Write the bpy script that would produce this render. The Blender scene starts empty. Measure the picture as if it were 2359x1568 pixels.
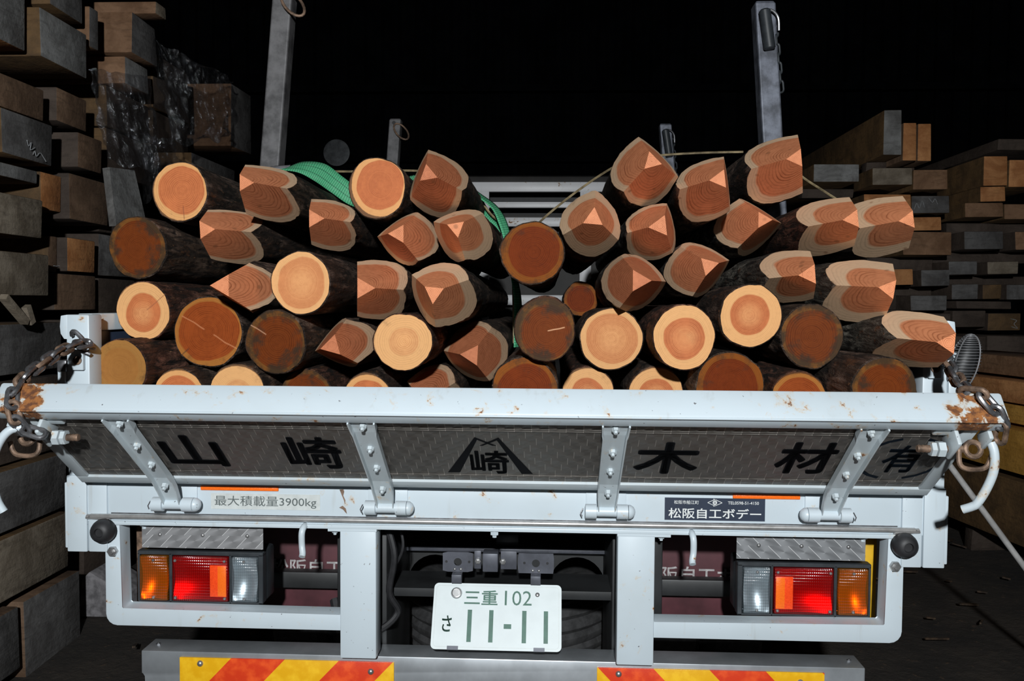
import bpy, bmesh, math, random
from mathutils import Vector, Matrix, noise

SC = bpy.context.scene
COL = SC.collection
PI = math.pi
random.seed(7)

# ------------------------------------------------------------------ camera
CAM = Vector((.1337, -2.1597, 1.5627))
YAW, PIT, ROL, FPX = .0449, -.0411, .0061, 2000.0
FWD = Vector((-math.sin(YAW) * math.cos(PIT), math.cos(YAW) * math.cos(PIT), math.sin(PIT)))
_r = Vector((math.cos(YAW), math.sin(YAW), 0)); _u = _r.cross(FWD)
RGT = _r * math.cos(ROL) + _u * math.sin(ROL)
UPV = -_r * math.sin(ROL) + _u * math.cos(ROL)
cd = bpy.data.cameras.new('camera'); cam = bpy.data.objects.new('camera', cd); COL.objects.link(cam)
cd.sensor_width = 36.0; cd.lens = FPX / 2359 * 36.0; cd.clip_start = .05; cd.clip_end = 100
cam.matrix_world = Matrix(((RGT.x, UPV.x, -FWD.x, CAM.x), (RGT.y, UPV.y, -FWD.y, CAM.y), (RGT.z, UPV.z, -FWD.z, CAM.z), (0, 0, 0, 1)))
SC.camera = cam

# ------------------------------------------------------------------ light: a flash near the photographer, a nearly dark shed
wd = bpy.data.worlds.new('shed_dark'); SC.world = wd; wd.use_nodes = True
wd.node_tree.nodes['Background'].inputs[0].default_value = (.55, .62, .75, 1)
wd.node_tree.nodes['Background'].inputs[1].default_value = .006
ld = bpy.data.lights.new('flash', 'SPOT'); fl = bpy.data.objects.new('flash', ld); COL.objects.link(fl)
ld.energy = 800; ld.color = (.95, .985, 1.0); ld.spot_size = math.radians(100); ld.spot_blend = .35; ld.shadow_soft_size = .06
fl.location = CAM - FWD * 1.7 + Vector((-.05, 0, .85))
fl.rotation_euler = (FWD + Vector((0, 0, -.15))).to_track_quat('-Z', 'Y').to_euler()
vs = SC.view_settings
vs.view_transform = 'Standard'; vs.look = 'None'; vs.gamma = 1; vs.use_curve_mapping = False; vs.exposure = 0.0

# ------------------------------------------------------------------ measuring helpers (surveying the place from the photograph)
def ray(px, py):
    return FWD + RGT * ((px - 1179.5) / FPX) - UPV * ((py - 784) / FPX)
def at(px, py, Y):
    d = ray(px, py); return CAM + d * ((Y - CAM.y) / d.y)
def atX(px, py, X):
    d = ray(px, py); return CAM + d * ((X - CAM.x) / d.x)

# ------------------------------------------------------------------ materials
def mat(name):
    m = bpy.data.materials.new(name); m.use_nodes = True
    nt = m.node_tree; b = nt.nodes['Principled BSDF']
    return m, nt, b
class NT:
    def __init__(s, nt): s.nt = nt
    def n(s, t, **kw):
        x = s.nt.nodes.new(t)
        for k, v in kw.items(): setattr(x, k, v)
        return x
    def l(s, a, b): s.nt.links.new(a, b)
    def val(s, x, sock):
        if hasattr(x, 'is_output') or isinstance(x, bpy.types.NodeSocket): s.l(x, sock)
        else: sock.default_value = x
    def math(s, op, a, b=0.0, c=0.0, clamp=False):
        x = s.n('ShaderNodeMath', operation=op, use_clamp=clamp)
        s.val(a, x.inputs[0]); s.val(b, x.inputs[1]); s.val(c, x.inputs[2]); return x.outputs[0]
    def step(s, v, lo, hi):
        x = s.n('ShaderNodeMapRange'); x.interpolation_type = 'SMOOTHSTEP'
        s.val(v, x.inputs[0]); s.val(lo, x.inputs[1]); s.val(hi, x.inputs[2]); return x.outputs[0]
    def mix(s, f, a, b, mode='MIX'):
        x = s.n('ShaderNodeMix', data_type='RGBA', blend_type=mode)
        s.val(f, x.inputs[0])
        for v, k in ((a, 6), (b, 7)):
            if isinstance(v, (tuple, list)): x.inputs[k].default_value = (*v[:3], 1)
            else: s.l(v, x.inputs[k])
        return x.outputs[2]
    def noise(s, vec, scale, detail=3, rough=.5, dist=0):
        x = s.n('ShaderNodeTexNoise'); s.l(vec, x.inputs['Vector'])
        x.inputs['Scale'].default_value = scale; x.inputs['Detail'].default_value = detail
        x.inputs['Roughness'].default_value = rough; x.inputs['Distortion'].default_value = dist
        return x.outputs['Fac']
    def obj(s): return s.n('ShaderNodeTexCoord').outputs['Object']
    def scale(s, v, sc, off=(0, 0, 0)):
        x = s.n('ShaderNodeMapping'); s.l(v, x.inputs[0]); x.inputs[3].default_value = sc; x.inputs[1].default_value = off; return x.outputs[0]
    def sep(s, v):
        x = s.n('ShaderNodeSeparateXYZ'); s.l(v, x.inputs[0]); return x.outputs
    def bump(s, h, st, dist=.01, target=None):
        x = s.n('ShaderNodeBump'); x.inputs['Strength'].default_value = st; x.inputs['Distance'].default_value = dist
        s.l(h, x.inputs['Height']); return x.outputs[0]

def simple(name, col, rough=.5, metal=0, var=.0, vscale=20, bump=0):
    m, nt, b = mat(name); t = NT(nt)
    b.inputs['Roughness'].default_value = rough; b.inputs['Metallic'].default_value = metal
    o = t.obj(); f = t.noise(o, vscale, 4, .6)
    dk = tuple(c * (1 - var) for c in col); lt = tuple(min(1, c * (1 + var)) for c in col)
    t.l(t.mix(t.step(f, .3, .7), dk, lt), b.inputs['Base Color'])
    if bump: t.l(t.bump(f, bump, .004), b.inputs['Normal'])
    return m

def paint_white(name, col=(.55, .625, .675), rust_lo=.70, rust_hi=.74, grime=.22, end_rust=0.0):
    m, nt, b = mat(name); t = NT(nt); o = t.obj()
    b.inputs['Roughness'].default_value = .38
    big = t.noise(o, 3.1, 4, .6); mid = t.noise(o, 26, 5, .65, .3); fine = t.noise(o, 90, 3, .6)
    base = t.mix(t.math('MULTIPLY', t.step(big, .45, .75), grime), col, (.36, .38, .36))
    streak = t.noise(t.scale(o, (30, 30, 3)), 1.0, 3, .6)
    base = t.mix(t.math('MULTIPLY', t.step(streak, .60, .78), .35), base, (.38, .37, .33))
    chips = t.step(fine, .705, .735)
    base = t.mix(chips, base, (.16, .16, .17))
    comb = t.math('ADD', t.math('MULTIPLY', mid, .72), t.math('MULTIPLY', big, .28))
    if end_rust > 0:
        ax = t.math('ABSOLUTE', t.sep(o)[0])
        e = t.math('MULTIPLY', t.step(ax, .93, .99), t.math('SUBTRACT', 1, t.step(ax, 1.03, 1.062)))
        comb = t.math('ADD', comb, t.math('MULTIPLY', e, end_rust))
    ru = t.step(comb, rust_lo - .07, rust_hi - .07)
    rcol = t.mix(t.step(fine, .35, .65), (.34, .13, .035), (.12, .045, .02))
    halo = t.step(comb, rust_lo - .125, rust_hi - .07)
    base = t.mix(t.math('MULTIPLY', halo, .55), base, (.60, .40, .18))
    t.l(t.mix(ru, base, rcol), b.inputs['Base Color'])
    t.l(t.math('ADD', t.math('MULTIPLY', ru, .45), .38), b.inputs['Roughness'])
    t.l(t.bump(t.math('ADD', t.math('MULTIPLY', mid, .3), ru), .12, .002), b.inputs['Normal'])
    return m

M = {}
M['white'] = paint_white('white_paint')
M['rail'] = paint_white('white_paint_rusting', rust_lo=.68, rust_hi=.72, end_rust=.17)
M['gate_white'] = paint_white('white_paint_strap', col=(.50, .56, .59), grime=.3)
M['guard_white'] = paint_white('white_paint_front', col=(.93, .93, .95), grime=.2)
M['chrome'] = simple('chrome', (.52, .51, .50), .30, .65, .15, 30)
M['steel'] = simple('brushed_steel', (.50, .53, .56), .42, .75, .14, 9)
M['galv'] = simple('galvanised_steel', (.125, .135, .165), .5, .3, .5, 17, .1)
M['grey_stake'] = simple('weathered_steel', (.115, .112, .115), .6, .2, .5, 13, .15)
M['iron'] = simple('dark_iron', (.20, .20, .21), .38, .75, .35, 40, .1)
M['rust_iron'] = simple('rusty_iron', (.20, .13, .09), .6, .4, .6, 35, .2)
M['rubber'] = simple('black_rubber', (.018, .018, .02), .55, 0, .3, 30)
M['plastic'] = simple('black_plastic', (.03, .035, .04), .45, 0, .2, 30)
M['chassis'] = simple('chassis_black', (.018, .019, .02), .5, .0, .35, 8)
M['bracket'] = simple('bracket_grey', (.09, .095, .115), .45, .3, .2, 20)
M['flap'] = simple('mud_flap_maroon', (.075, .022, .028), .6, 0, .45, 5)
M['flap_letter'] = simple('mud_flap_letter', (.42, .40, .40), .6, 0, .3, 60)
M['navy'] = simple('navy_label', (.025, .035, .06), .4, 0, .1, 10)
M['label_white'] = simple('label_white', (.72, .74, .73), .45, 0, .08, 40)
M['sticker'] = simple('sticker_film', (.56, .59, .58), .45, 0, .08, 40)
M['ink'] = simple('grey_ink', (.10, .12, .12), .5, 0, .15, 80)
M['letter'] = simple('black_lettering', (.004, .0045, .006), .75, 0, .2, 20)
M['letter_blue'] = simple('blue_black_lettering', (.004, .008, .014), .75, 0, .2, 20)
for k_ in ('letter', 'letter_blue'): M[k_].node_tree.nodes['Principled BSDF'].inputs['Specular IOR Level'].default_value = .1
M['plate_white'] = simple('plate_white', (.64, .70, .71), .4, 0, .03, 20)
M['plate_green'] = simple('plate_green', (.035, .12, .085), .45, 0, .15, 60)
M['zinc'] = simple('zinc_bolt', (.42, .42, .42), .35, .8, .2, 60)
M['amber_refl'] = simple('orange_reflector', (1.0, .16, .012), .3, 0, .12, 260, .2)
M['red_refl'] = simple('red_reflector', (1.0, .07, .012), .3, 0, .18, 260, .2)
M['yellow_paint'] = simple('yellow_paint', (.62, .36, .015), .45, 0, .25, 8)
M['reflector_bowl'] = simple('reflector_bowl', (.92, .92, .92), .36, .9, .02, 10)
M['wire_guard'] = simple('guard_wire', (.22, .22, .23), .5, .4, .2, 40)
M['tie_wire'] = simple('tie_wire', (.26, .20, .11), .55, .2, .5, 25)
M['pole'] = simple('pole_grey', (.42, .41, .40), .5, .1, .2, 20)
M['disc'] = simple('dim_disc', (.16, .17, .18), .5, .2, .3, 12)
M['cab'] = simple('cab_dark', (.045, .042, .04), .6, 0, .2, 6)
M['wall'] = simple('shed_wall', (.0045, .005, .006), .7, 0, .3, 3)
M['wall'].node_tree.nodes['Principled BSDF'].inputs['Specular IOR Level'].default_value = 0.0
M['tyre'] = simple('tyre_rubber', (.035, .035, .036), .7, 0, .4, 30, .2)

def floor_mat():
    m, nt, b = mat('dirt_floor'); t = NT(nt); o = t.obj()
    b.inputs['Roughness'].default_value = .9
    n1 = t.noise(o, 2.3, 6, .65); n2 = t.noise(o, 22, 5, .7, .4)
    c = t.mix(t.step(n1, .35, .7), (.022, .019, .017), (.05, .04, .032))
    c = t.mix(t.step(n2, .60, .72), c, (.12, .075, .045))
    t.l(c, b.inputs['Base Color']); t.l(t.bump(n2, .8, .02), b.inputs['Normal'])
    return m
M['floor'] = floor_mat()

def turned_steel(name, cell, base, diag=False, rough=.42, metal=.75, lo=.45, gain=2.2):
    """engine-turned sheet: overlapping brushed swirls in a grid"""
    m, nt, b = mat(name); t = NT(nt)
    o = t.obj(); x, y, z = t.sep(o)
    u = t.math('DIVIDE', x, cell); v = t.math('DIVIDE', (z if diag else y), cell * .62)
    if diag:
        u = t.math('ADD', u, t.math('MULTIPLY', v, diag))
    row = t.math('FLOOR', v)
    u2 = t.math('ADD', u, t.math('MULTIPLY', row, .37))
    fu = t.math('SUBTRACT', t.math('FRACT', u2), .5); fv = t.math('SUBTRACT', t.math('FRACT', v), .5)
    ang = t.math('ARCTAN2', fv, fu)
    sw = t.math('SINE', t.math('MULTIPLY', ang, 2.0))
    sw2 = t.math('MULTIPLY_ADD', sw, .5, .5)
    edge = t.step(t.math('ABSOLUTE', fu), .47, .495)
    n = t.noise(o, 40, 3)
    shade = t.math('MULTIPLY_ADD', n, .3, t.math('MULTIPLY', sw2, .6))
    c = t.mix(shade, tuple(k * lo for k in base), base)
    c = t.mix(t.math('MULTIPLY', edge, .8), c, tuple(min(1, k * gain) for k in base))
    t.l(c, b.inputs['Base Color'])
    b.inputs['Metallic'].default_value = metal
    t.l(t.math('MULTIPLY_ADD', sw2, .18, rough - .08), b.inputs['Roughness'])
    h = t.math('ADD', sw2, t.math('MULTIPLY', edge, .6))
    t.l(t.bump(h, .16, .004), b.inputs['Normal'])
    return m
M['turned_gate'] = turned_steel('turned_steel_gate', .038, (.165, .152, .138), rough=.46, metal=.5, lo=.60, gain=2.2)
M['turned_left'] = turned_steel('turned_steel_left', .050, (.40, .40, .41), diag=-.62, rough=.36, metal=.45, lo=.72, gain=3.4)
M['turned_right'] = turned_steel('turned_steel_right', .050, (.33, .34, .355), diag=.62, rough=.36, metal=.45, lo=.72, gain=3.6)

def lens(name, col, dif):
    m = bpy.data.materials.new(name); m.use_nodes = True; nt = m.node_tree; t = NT(nt); nt.nodes.remove(nt.nodes['Principled BSDF'])
    out = nt.nodes['Material Output']
    o = t.obj(); x, y, z = t.sep(o)
    wx = t.math('SINE', t.math('MULTIPLY', x, 2 * PI / .0052)); wz = t.math('SINE', t.math('MULTIPLY', z, 2 * PI / .0075))
    h = t.math('ADD', wx, t.math('MULTIPLY', wz, .6)); bn = t.bump(h, .35, .002)
    tr = t.n('ShaderNodeBsdfTransparent'); rib = t.math('MULTIPLY_ADD', t.math('ADD', wx, wz), .20, .66)
    t.l(t.mix(rib, tuple(c * .35 for c in col), col), tr.inputs[0])
    df = t.n('ShaderNodeBsdfDiffuse'); df.inputs[0].default_value = (*dif, 1); t.l(bn, df.inputs['Normal'])
    gl = t.n('ShaderNodeBsdfGlossy'); gl.inputs[0].default_value = (1, 1, 1, 1); gl.inputs['Roughness'].default_value = .12; t.l(bn, gl.inputs['Normal'])
    a = t.n('ShaderNodeMixShader'); a.inputs[0].default_value = .22; t.l(tr.outputs[0], a.inputs[1]); t.l(df.outputs[0], a.inputs[2])
    c = t.n('ShaderNodeMixShader'); c.inputs[0].default_value = .04; t.l(a.outputs[0], c.inputs[1]); t.l(gl.outputs[0], c.inputs[2])
    t.l(c.outputs[0], out.inputs[0]); return m
M['lens_amber'] = lens('amber_lens', (1, .30, .01), (.50, .16, .006))
M['lens_red'] = lens('red_lens', (1, .02, .01), (.42, .006, .006))
M['lens_clear'] = lens('clear_lens', (.85, .92, .96), (.30, .36, .40))

def stripes(name, sgn, x0):
    m, nt, b = mat(name); t = NT(nt); o = t.obj(); x, y, z = t.sep(o)
    d = t.math('SUBTRACT', x, t.math('MULTIPLY', z, sgn * .95))
    ph = t.math('FRACT', t.math('DIVIDE', t.math('SUBTRACT', d, x0), .283))
    k = t.math('GREATER_THAN', ph, .5)
    n = t.noise(o, 30, 4); f = t.noise(o, 400, 1)
    ye = t.mix(t.step(n, .4, .7), (.78, .40, .008), (.90, .52, .02))
    re = t.mix(t.step(n, .4, .7), (.66, .045, .012), (.85, .10, .02))
    t.l(t.mix(k, ye, re), b.inputs['Base Color']); b.inputs['Roughness'].default_value = .32
    t.l(t.bump(f, .15, .001), b.inputs['Normal']); return m

def bark_mat(name, tint, seed):
    m, nt, b = mat(name); t = NT(nt); o = t.obj()
    b.inputs['Roughness'].default_value = .75; b.inputs['Specular IOR Level'].default_value = .3
    q = t.scale(o, (1, .14, 1), (seed, seed * 2.3, 0))
    n1 = t.noise(q, 62, 6, .68, .6); n2 = t.noise(t.scale(o, (1, .45, 1), (0, seed, seed)), 11, 6, .65); n3 = t.noise(t.scale(o, (1, .3, 1), (seed, 0, 0)), 95, 3, .6)
    c = t.mix(t.step(n1, .36, .68), (.016, .012, .010), tint)
    c = t.mix(t.math('MULTIPLY', t.step(n2, .46, .62), t.step(n1, .40, .58)), c, tuple(k * 2.3 + .04 for k in tint))
    n4 = t.noise(t.scale(o, (1, .35, 1), (seed * 2, 1, 0)), 26, 5, .7)
    c = t.mix(t.math('MULTIPLY', t.step(n4, .58, .68), .8), c, (.15, .062, .026))
    c = t.mix(t.math('MULTIPLY', t.step(n4, .30, .40), .0), c, tint)
    c = t.mix(t.step(n3, .66, .74), c, (.34, .17, .085))
    t.l(c, b.inputs['Base Color'])
    t.l(t.bump(t.math('ADD', n1, t.math('MULTIPLY', n3, .35)), 1.0, .016), b.inputs['Normal'])
    return m
BARK = [bark_mat('bark_%d' % i, tn, i * 3.7) for i, tn in enumerate([(.075, .046, .032), (.095, .058, .038), (.105, .040, .022), (.15, .135, .11)])]

STY = {  # heartwood light, heartwood dark ring, sapwood, heart ratio, dirt
    'fresh':  ((.58, .175, .058), (.25, .050, .014), (.72, .36, .135), .80, .05),
    'wide':   ((.56, .175, .062), (.27, .058, .018), (.76, .40, .165), .64, .02),
    'pale':   ((.64, .26, .10), (.38, .115, .036), (.76, .40, .165), .80, .02),
    'sap':    ((.68, .33, .13), (.43, .155, .050), (.74, .39, .155), .48, .05),
    'amber':  ((.28, .058, .011), (.10, .014, .002), (.36, .135, .028), .86, .16),
    'dirty':  ((.155, .034, .006), (.055, .009, .0015), (.175, .066, .014), .82, .50),
    'dark':   ((.165, .028, .004), (.055, .007, .001), (.22, .064, .009), .80, .32),
    'tan':    ((.34, .145, .034), (.22, .082, .018), (.34, .155, .038), .70, .18),
    'point':  ((.76, .285, .135), (.25, .062, .022), (.80, .545, .35), .84, .03),
    'pointw': ((.78, .295, .138), (.28, .070, .024), (.84, .57, .36), .71, .02),
    'point_d': ((.60, .205, .095), (.18, .044, .015), (.66, .44, .28), .84, .10),
}
def wood_mat(name, sty, R, ez, seed, rings, off=(0, 0), crack=None):
    hl, hd, sp, hr, dirt = STY[sty]
    m, nt, b = mat(name); t = NT(nt); o = t.obj()
    b.inputs['Roughness'].default_value = .6; b.inputs['Specular IOR Level'].default_value = .07 if sty in ('dirty', 'dark', 'amber') else .18
    q = t.scale(o, (1, 1, 1 / ez), (-off[0], 0, -off[1]))
    w = t.n('ShaderNodeTexNoise'); t.l(t.scale(o, (1, .4, 1), (seed * 1.3, seed, seed * .7)), w.inputs['Vector']); w.inputs['Scale'].default_value = 14; w.inputs['Detail'].default_value = 2
    x, y, z = t.sep(q)
    r0 = t.math('SQRT', t.math('ADD', t.math('MULTIPLY', x, x), t.math('MULTIPLY', z, z)))
    r = t.math('ADD', t.math('DIVIDE', r0, R), t.math('MULTIPLY', t.math('SUBTRACT', w.outputs['Fac'], .5), .13))
    # growth rings: slow rise, sharp dark edge; spacing drifts
    rr = t.math('ADD', t.math('MULTIPLY', t.math('POWER', t.math('MAXIMUM', r, 0.0), .85), rings * (1.35 if sty.startswith('point') else 1.0)), t.math('MULTIPLY', t.noise(t.scale(o, (1, .3, 1), (seed, 0, 3)), 30, 2), .5))
    saw = t.math('FRACT', rr); line = t.math('MULTIPLY', t.step(saw, .45, .86), t.math('SUBTRACT', 1, t.step(saw, .90, 1.0)))
    wn = t.n('ShaderNodeTexWhiteNoise', noise_dimensions='1D'); t.l(t.math('ADD', t.math('FLOOR', rr), seed), wn.inputs['W'])
    line = t.math('MULTIPLY', line, t.math('MULTIPLY_ADD', wn.outputs['Value'], .75, .25))
    fade = t.noise(t.scale(o, (1, .6, 1), (seed, seed * 3, 1)), 22, 3, .6)
    line = t.math('MULTIPLY', line, t.math('MULTIPLY_ADD', t.step(fade, .3, .7), .6, .4))
    fib = t.noise(t.scale(o, (1, .5, 1), (seed * 2, 0, 0)), 85, 5, .7)
    lob = t.noise(t.scale(o, (1, .25, 1), (seed * .9, 4, seed)), 9, 2, .4)
    rh = t.math('ADD', r, t.math('MULTIPLY', t.math('SUBTRACT', lob, .5), .22))
    heart = t.math('SUBTRACT', 1, t.step(rh, hr - .025, hr + .025))
    if sty in ('pale', 'wide', 'sap'): hl = t.mix(t.step(rh, .12, hr * .85), tuple(min(1, a_ * .55 + b_ * .55) for a_, b_ in zip(hl, sp)), hl)
    hcol = t.mix(t.math('MULTIPLY', line, .85), hl, hd)
    hcol = t.mix(t.math('MULTIPLY', t.step(fib, .3, .75), .28), hcol, hd)
    hcol = t.mix(t.math('MULTIPLY', t.step(w.outputs['Fac'], .55, .7), .35), hcol, tuple(min(1, k * 1.2) for k in STY[sty][0]))
    scol = t.mix(t.math('MULTIPLY', line, .5), sp, tuple(k * .5 for k in sp))
    scol = t.mix(t.math('MULTIPLY', t.step(fib, .45, .75), .22), scol, tuple(k * .6 for k in sp))
    c = t.mix(heart, scol, hcol)
    dn = t.noise(t.scale(o, (1, 1, 1), (seed * 5, 0, seed)), 16, 5, .65)
    dm = t.step(t.math('ADD', dn, t.math('MULTIPLY', t.math('SUBTRACT', r, .5), .32)), .72 - dirt * .45, .92 - dirt * .45)
    c = t.mix(t.math('MULTIPLY', dm, min(1, .35 + dirt)), c, (.030, .022, .014))
    knot = t.n('ShaderNodeTexVoronoi'); t.l(t.scale(o, (1, .55, 1), (seed, seed, 0)), knot.inputs['Vector']); knot.inputs['Scale'].default_value = 15
    km = t.math('SUBTRACT', 1, t.step(knot.outputs['Distance'], .05, .13))
    if sty.startswith('point'): c = t.mix(t.math('MULTIPLY', km, .6), c, (.30, .12, .055))
    for (ang, r0_, r1_, colr) in (crack or []):
        ca, sa = math.cos(math.radians(ang)), math.sin(math.radians(ang))
        al = t.math('ADD', t.math('MULTIPLY', x, ca / R), t.math('MULTIPLY', z, sa / R))
        pe = t.math('ABSOLUTE', t.math('ADD', t.math('SUBTRACT', t.math('MULTIPLY', x, -sa / R), t.math('MULTIPLY', z, -ca / R)), t.math('MULTIPLY', t.math('SUBTRACT', w.outputs['Fac'], .5), .12)))
        k = t.math('MULTIPLY', t.math('SUBTRACT', 1, t.step(pe, .004, .03)), t.math('MULTIPLY', t.step(al, r0_ - .05, r0_), t.math('SUBTRACT', 1, t.step(al, r1_, r1_ + .05))))
        c = t.mix(t.math('MULTIPLY', k, .6), c, colr)
    rim = t.step(t.math('ADD', t.math('DIVIDE', r0, R), t.math('MULTIPLY', t.math('SUBTRACT', fib, .5), .05)), .985, 1.02)
    c = t.mix(t.math('MULTIPLY', rim, .85), c, (.060, .024, .012))
    t.l(c, b.inputs['Base Color'])
    t.l(t.bump(t.math('ADD', fib, t.math('MULTIPLY', line, .5)), .18, .002), b.inputs['Normal'])
    return m

def timber_mat(name, lo, hi, chalk=0.0):
    m, nt, b = mat(name); t = NT(nt); o = t.obj(); b.inputs['Roughness'].default_value = .8
    oi = t.n('ShaderNodeObjectInfo').outputs['Random']
    off = t.n('ShaderNodeVectorMath', operation='ADD'); t.l(o, off.inputs[0])
    cx = t.n('ShaderNodeCombineXYZ')
    for k in range(3): t.l(t.math('MULTIPLY', oi, 17.0 + 9 * k), cx.inputs[k])
    t.l(cx.outputs[0], off.inputs[1]); v = off.outputs[0]
    n1 = t.noise(v, 6, 5, .65, .5); n2 = t.noise(t.scale(v, (1, 1, 6)), 10, 4, .6); n3 = t.noise(v, 45, 3, .6)
    c = t.mix(t.step(n1, .3, .72), lo, hi)
    c = t.mix(t.math('MULTIPLY', t.step(n2, .5, .75), .45), c, tuple(k * .45 for k in lo))
    c = t.mix(t.math('MULTIPLY', t.step(n3, .62, .8), .3), c, tuple(k * .4 for k in lo))
    t.l(t.mix(t.math('MULTIPLY', t.math('SUBTRACT', 1, oi), .3), c, tuple(k * .5 for k in lo)), b.inputs['Base Color'])
    t.l(t.bump(t.math('ADD', n3, n2), .3, .01), b.inputs['Normal']); return m
T = {
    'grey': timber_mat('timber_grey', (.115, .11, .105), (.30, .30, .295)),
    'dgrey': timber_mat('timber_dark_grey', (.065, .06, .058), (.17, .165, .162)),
    'orange': timber_mat('timber_orange', (.36, .135, .040), (.66, .31, .12)),
    'dorange': timber_mat('timber_dull_orange', (.17, .085, .04), (.34, .19, .105)),
    'brown': timber_mat('timber_brown', (.10, .056, .031), (.23, .14, .085)),
    'tan': timber_mat('timber_tan', (.14, .108, .074), (.33, .275, .21)),
    'umber': timber_mat('timber_umber', (.08, .045, .018), (.19, .105, .04)),
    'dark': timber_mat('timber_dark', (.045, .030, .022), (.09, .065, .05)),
    'yellow': timber_mat('timber_yellow', (.46, .22, .030), (.75, .40, .08)),
}
def strap_mat():
    m, nt, b = mat('green_webbing'); t = NT(nt); uv = t.n('ShaderNodeTexCoord').outputs['UV']; u, v, _ = t.sep(uv)
    b.inputs['Roughness'].default_value = .6
    rib = t.math('SINE', t.math('MULTIPLY', u, 2 * PI * 110)); e = t.math('ABSOLUTE', t.math('SUBTRACT', t.math('ABSOLUTE', t.math('SUBTRACT', v, .5)), .17))
    ln = t.math('SUBTRACT', 1, t.step(e, .006, .02))
    c = t.mix(t.math('MULTIPLY_ADD', rib, .5, .5), (.035, .30, .13), (.11, .50, .26))
    c = t.mix(t.math('MULTIPLY', t.step(t.noise(uv, 22, 4), .45, .7), .4), c, (.22, .42, .28))
    t.l(t.mix(t.math('MULTIPLY', ln, .85), c, (.012, .05, .03)), b.inputs['Base Color'])
    t.l(t.bump(rib, .3, .002), b.inputs['Normal']); return m
M['strap'] = strap_mat()
def film_mat():
    m = bpy.data.materials.new('clear_film'); m.use_nodes = True; nt = m.node_tree; t = NT(nt); nt.nodes.remove(nt.nodes['Principled BSDF'])
    out = nt.nodes['Material Output']; o = t.obj(); n = t.noise(o, 9, 6, .7, 1.2)
    bn = t.bump(n, .9, .05)
    tr = t.n('ShaderNodeBsdfTransparent'); tr.inputs[0].default_value = (.72, .72, .74, 1)
    gl = t.n('ShaderNodeBsdfGlossy'); gl.inputs['Roughness'].default_value = .16; gl.inputs[0].default_value = (.9, .92, .95, 1); t.l(bn, gl.inputs['Normal'])
    df = t.n('ShaderNodeBsdfDiffuse'); df.inputs[0].default_value = (.14, .14, .145, 1); t.l(bn, df.inputs['Normal'])
    a = t.n('ShaderNodeMixShader'); a.inputs[0].default_value = .35; t.l(gl.outputs[0], a.inputs[1]); t.l(df.outputs[0], a.inputs[2])
    c = t.n('ShaderNodeMixShader'); t.l(t.math('MULTIPLY_ADD', t.step(n, .4, .7), .35, .22), c.inputs[0]); t.l(tr.outputs[0], c.inputs[1]); t.l(a.outputs[0], c.inputs[2])
    t.l(c.outputs[0], out.inputs[0]); return m
M['film'] = film_mat()

# ------------------------------------------------------------------ mesh helpers
def link(name, me, parent=None, m=None):
    o = bpy.data.objects.new(name, me); COL.objects.link(o)
    if parent: o.parent = parent
    if m:
        for mm in (m if isinstance(m, (list, tuple)) else [m]): me.materials.append(mm)
    return o
def done(name, bm, m, parent=None, smooth=False):
    bmesh.ops.recalc_face_normals(bm, faces=bm.faces[:])
    me = bpy.data.meshes.new(name); bm.to_mesh(me); bm.free()
    if smooth:
        me.polygons.foreach_set('use_smooth', [True] * len(me.polygons))
        me.set_sharp_from_angle(angle=math.radians(40))
    return link(name, me, parent, m)
def tag(o, label, cat, group=None, kind=None):
    if label: o['label'] = label
    if cat: o['category'] = cat
    if group: o['group'] = group
    if kind: o['kind'] = kind
    return o
def empty(name, loc, rot=(0, 0, 0)):
    o = bpy.data.objects.new(name, None); COL.objects.link(o); o.location = loc; o.rotation_euler = rot; o.empty_display_size = .05; return o
def add_box(bm, x0, x1, y0, y1, z0, z1, bev=0, seg=2, mx=None):
    r = bmesh.ops.create_cube(bm, size=1)
    vs_ = r['verts']
    for v in vs_:
        v.co = Vector(((x0 + x1) / 2 + v.co.x * (x1 - x0), (y0 + y1) / 2 + v.co.y * (y1 - y0), (z0 + z1) / 2 + v.co.z * (z1 - z0)))
    if bev:
        es = list({e for v in vs_ for e in v.link_edges})
        rr = bmesh.ops.bevel(bm, geom=es, offset=bev, segments=seg, affect='EDGES', profile=.5)
        vs_ = list({v for f in rr['faces'] for v in f.verts} | {v for v in vs_ if v.is_valid})
    if mx is not None:
        allv = set(vs_)
        bmesh.ops.transform(bm, matrix=mx, verts=list(allv))
    return vs_
def box(name, x0, x1, y0, y1, z0, z1, m, parent=None, bev=.003, seg=2):
    bm = bmesh.new(); add_box(bm, x0, x1, y0, y1, z0, z1, bev, seg); return done(name, bm, m, parent, bev > 0)
def gbox(name, mx, x0, x1, y0, y1, z0, z1, m, parent=None, bev=.002):
    bm = bmesh.new(); add_box(bm, x0, x1, y0, y1, z0, z1, bev, 2); bmesh.ops.transform(bm, matrix=mx, verts=bm.verts[:]); return done(name, bm, m, parent, bev > 0)
def prism(name, pts, y0, y1, m, parent=None, bev=0, mx=None):
    """2-D outline in X,Z extruded along Y"""
    bm = bmesh.new()
    a = [bm.verts.new((x, y0, z)) for x, z in pts]; bq = [bm.verts.new((x, y1, z)) for x, z in pts]
    bm.faces.new(a); bm.faces.new(bq[::-1]); n = len(pts)
    for i in range(n): bm.faces.new((a[i], bq[i], bq[(i + 1) % n], a[(i + 1) % n]))
    if bev: bmesh.ops.bevel(bm, geom=bm.edges[:], offset=bev, segments=2, affect='EDGES', profile=.5)
    if mx is not None: bmesh.ops.transform(bm, matrix=mx, verts=bm.verts[:])
    return done(name, bm, m, parent, bev > 0)
def frame_of(d):
    d = d.normalized(); a = Vector((0, 0, 1)) if abs(d.z) < .9 else Vector((1, 0, 0))
    s = d.cross(a).normalized(); return s, s.cross(d).normalized()
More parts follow.
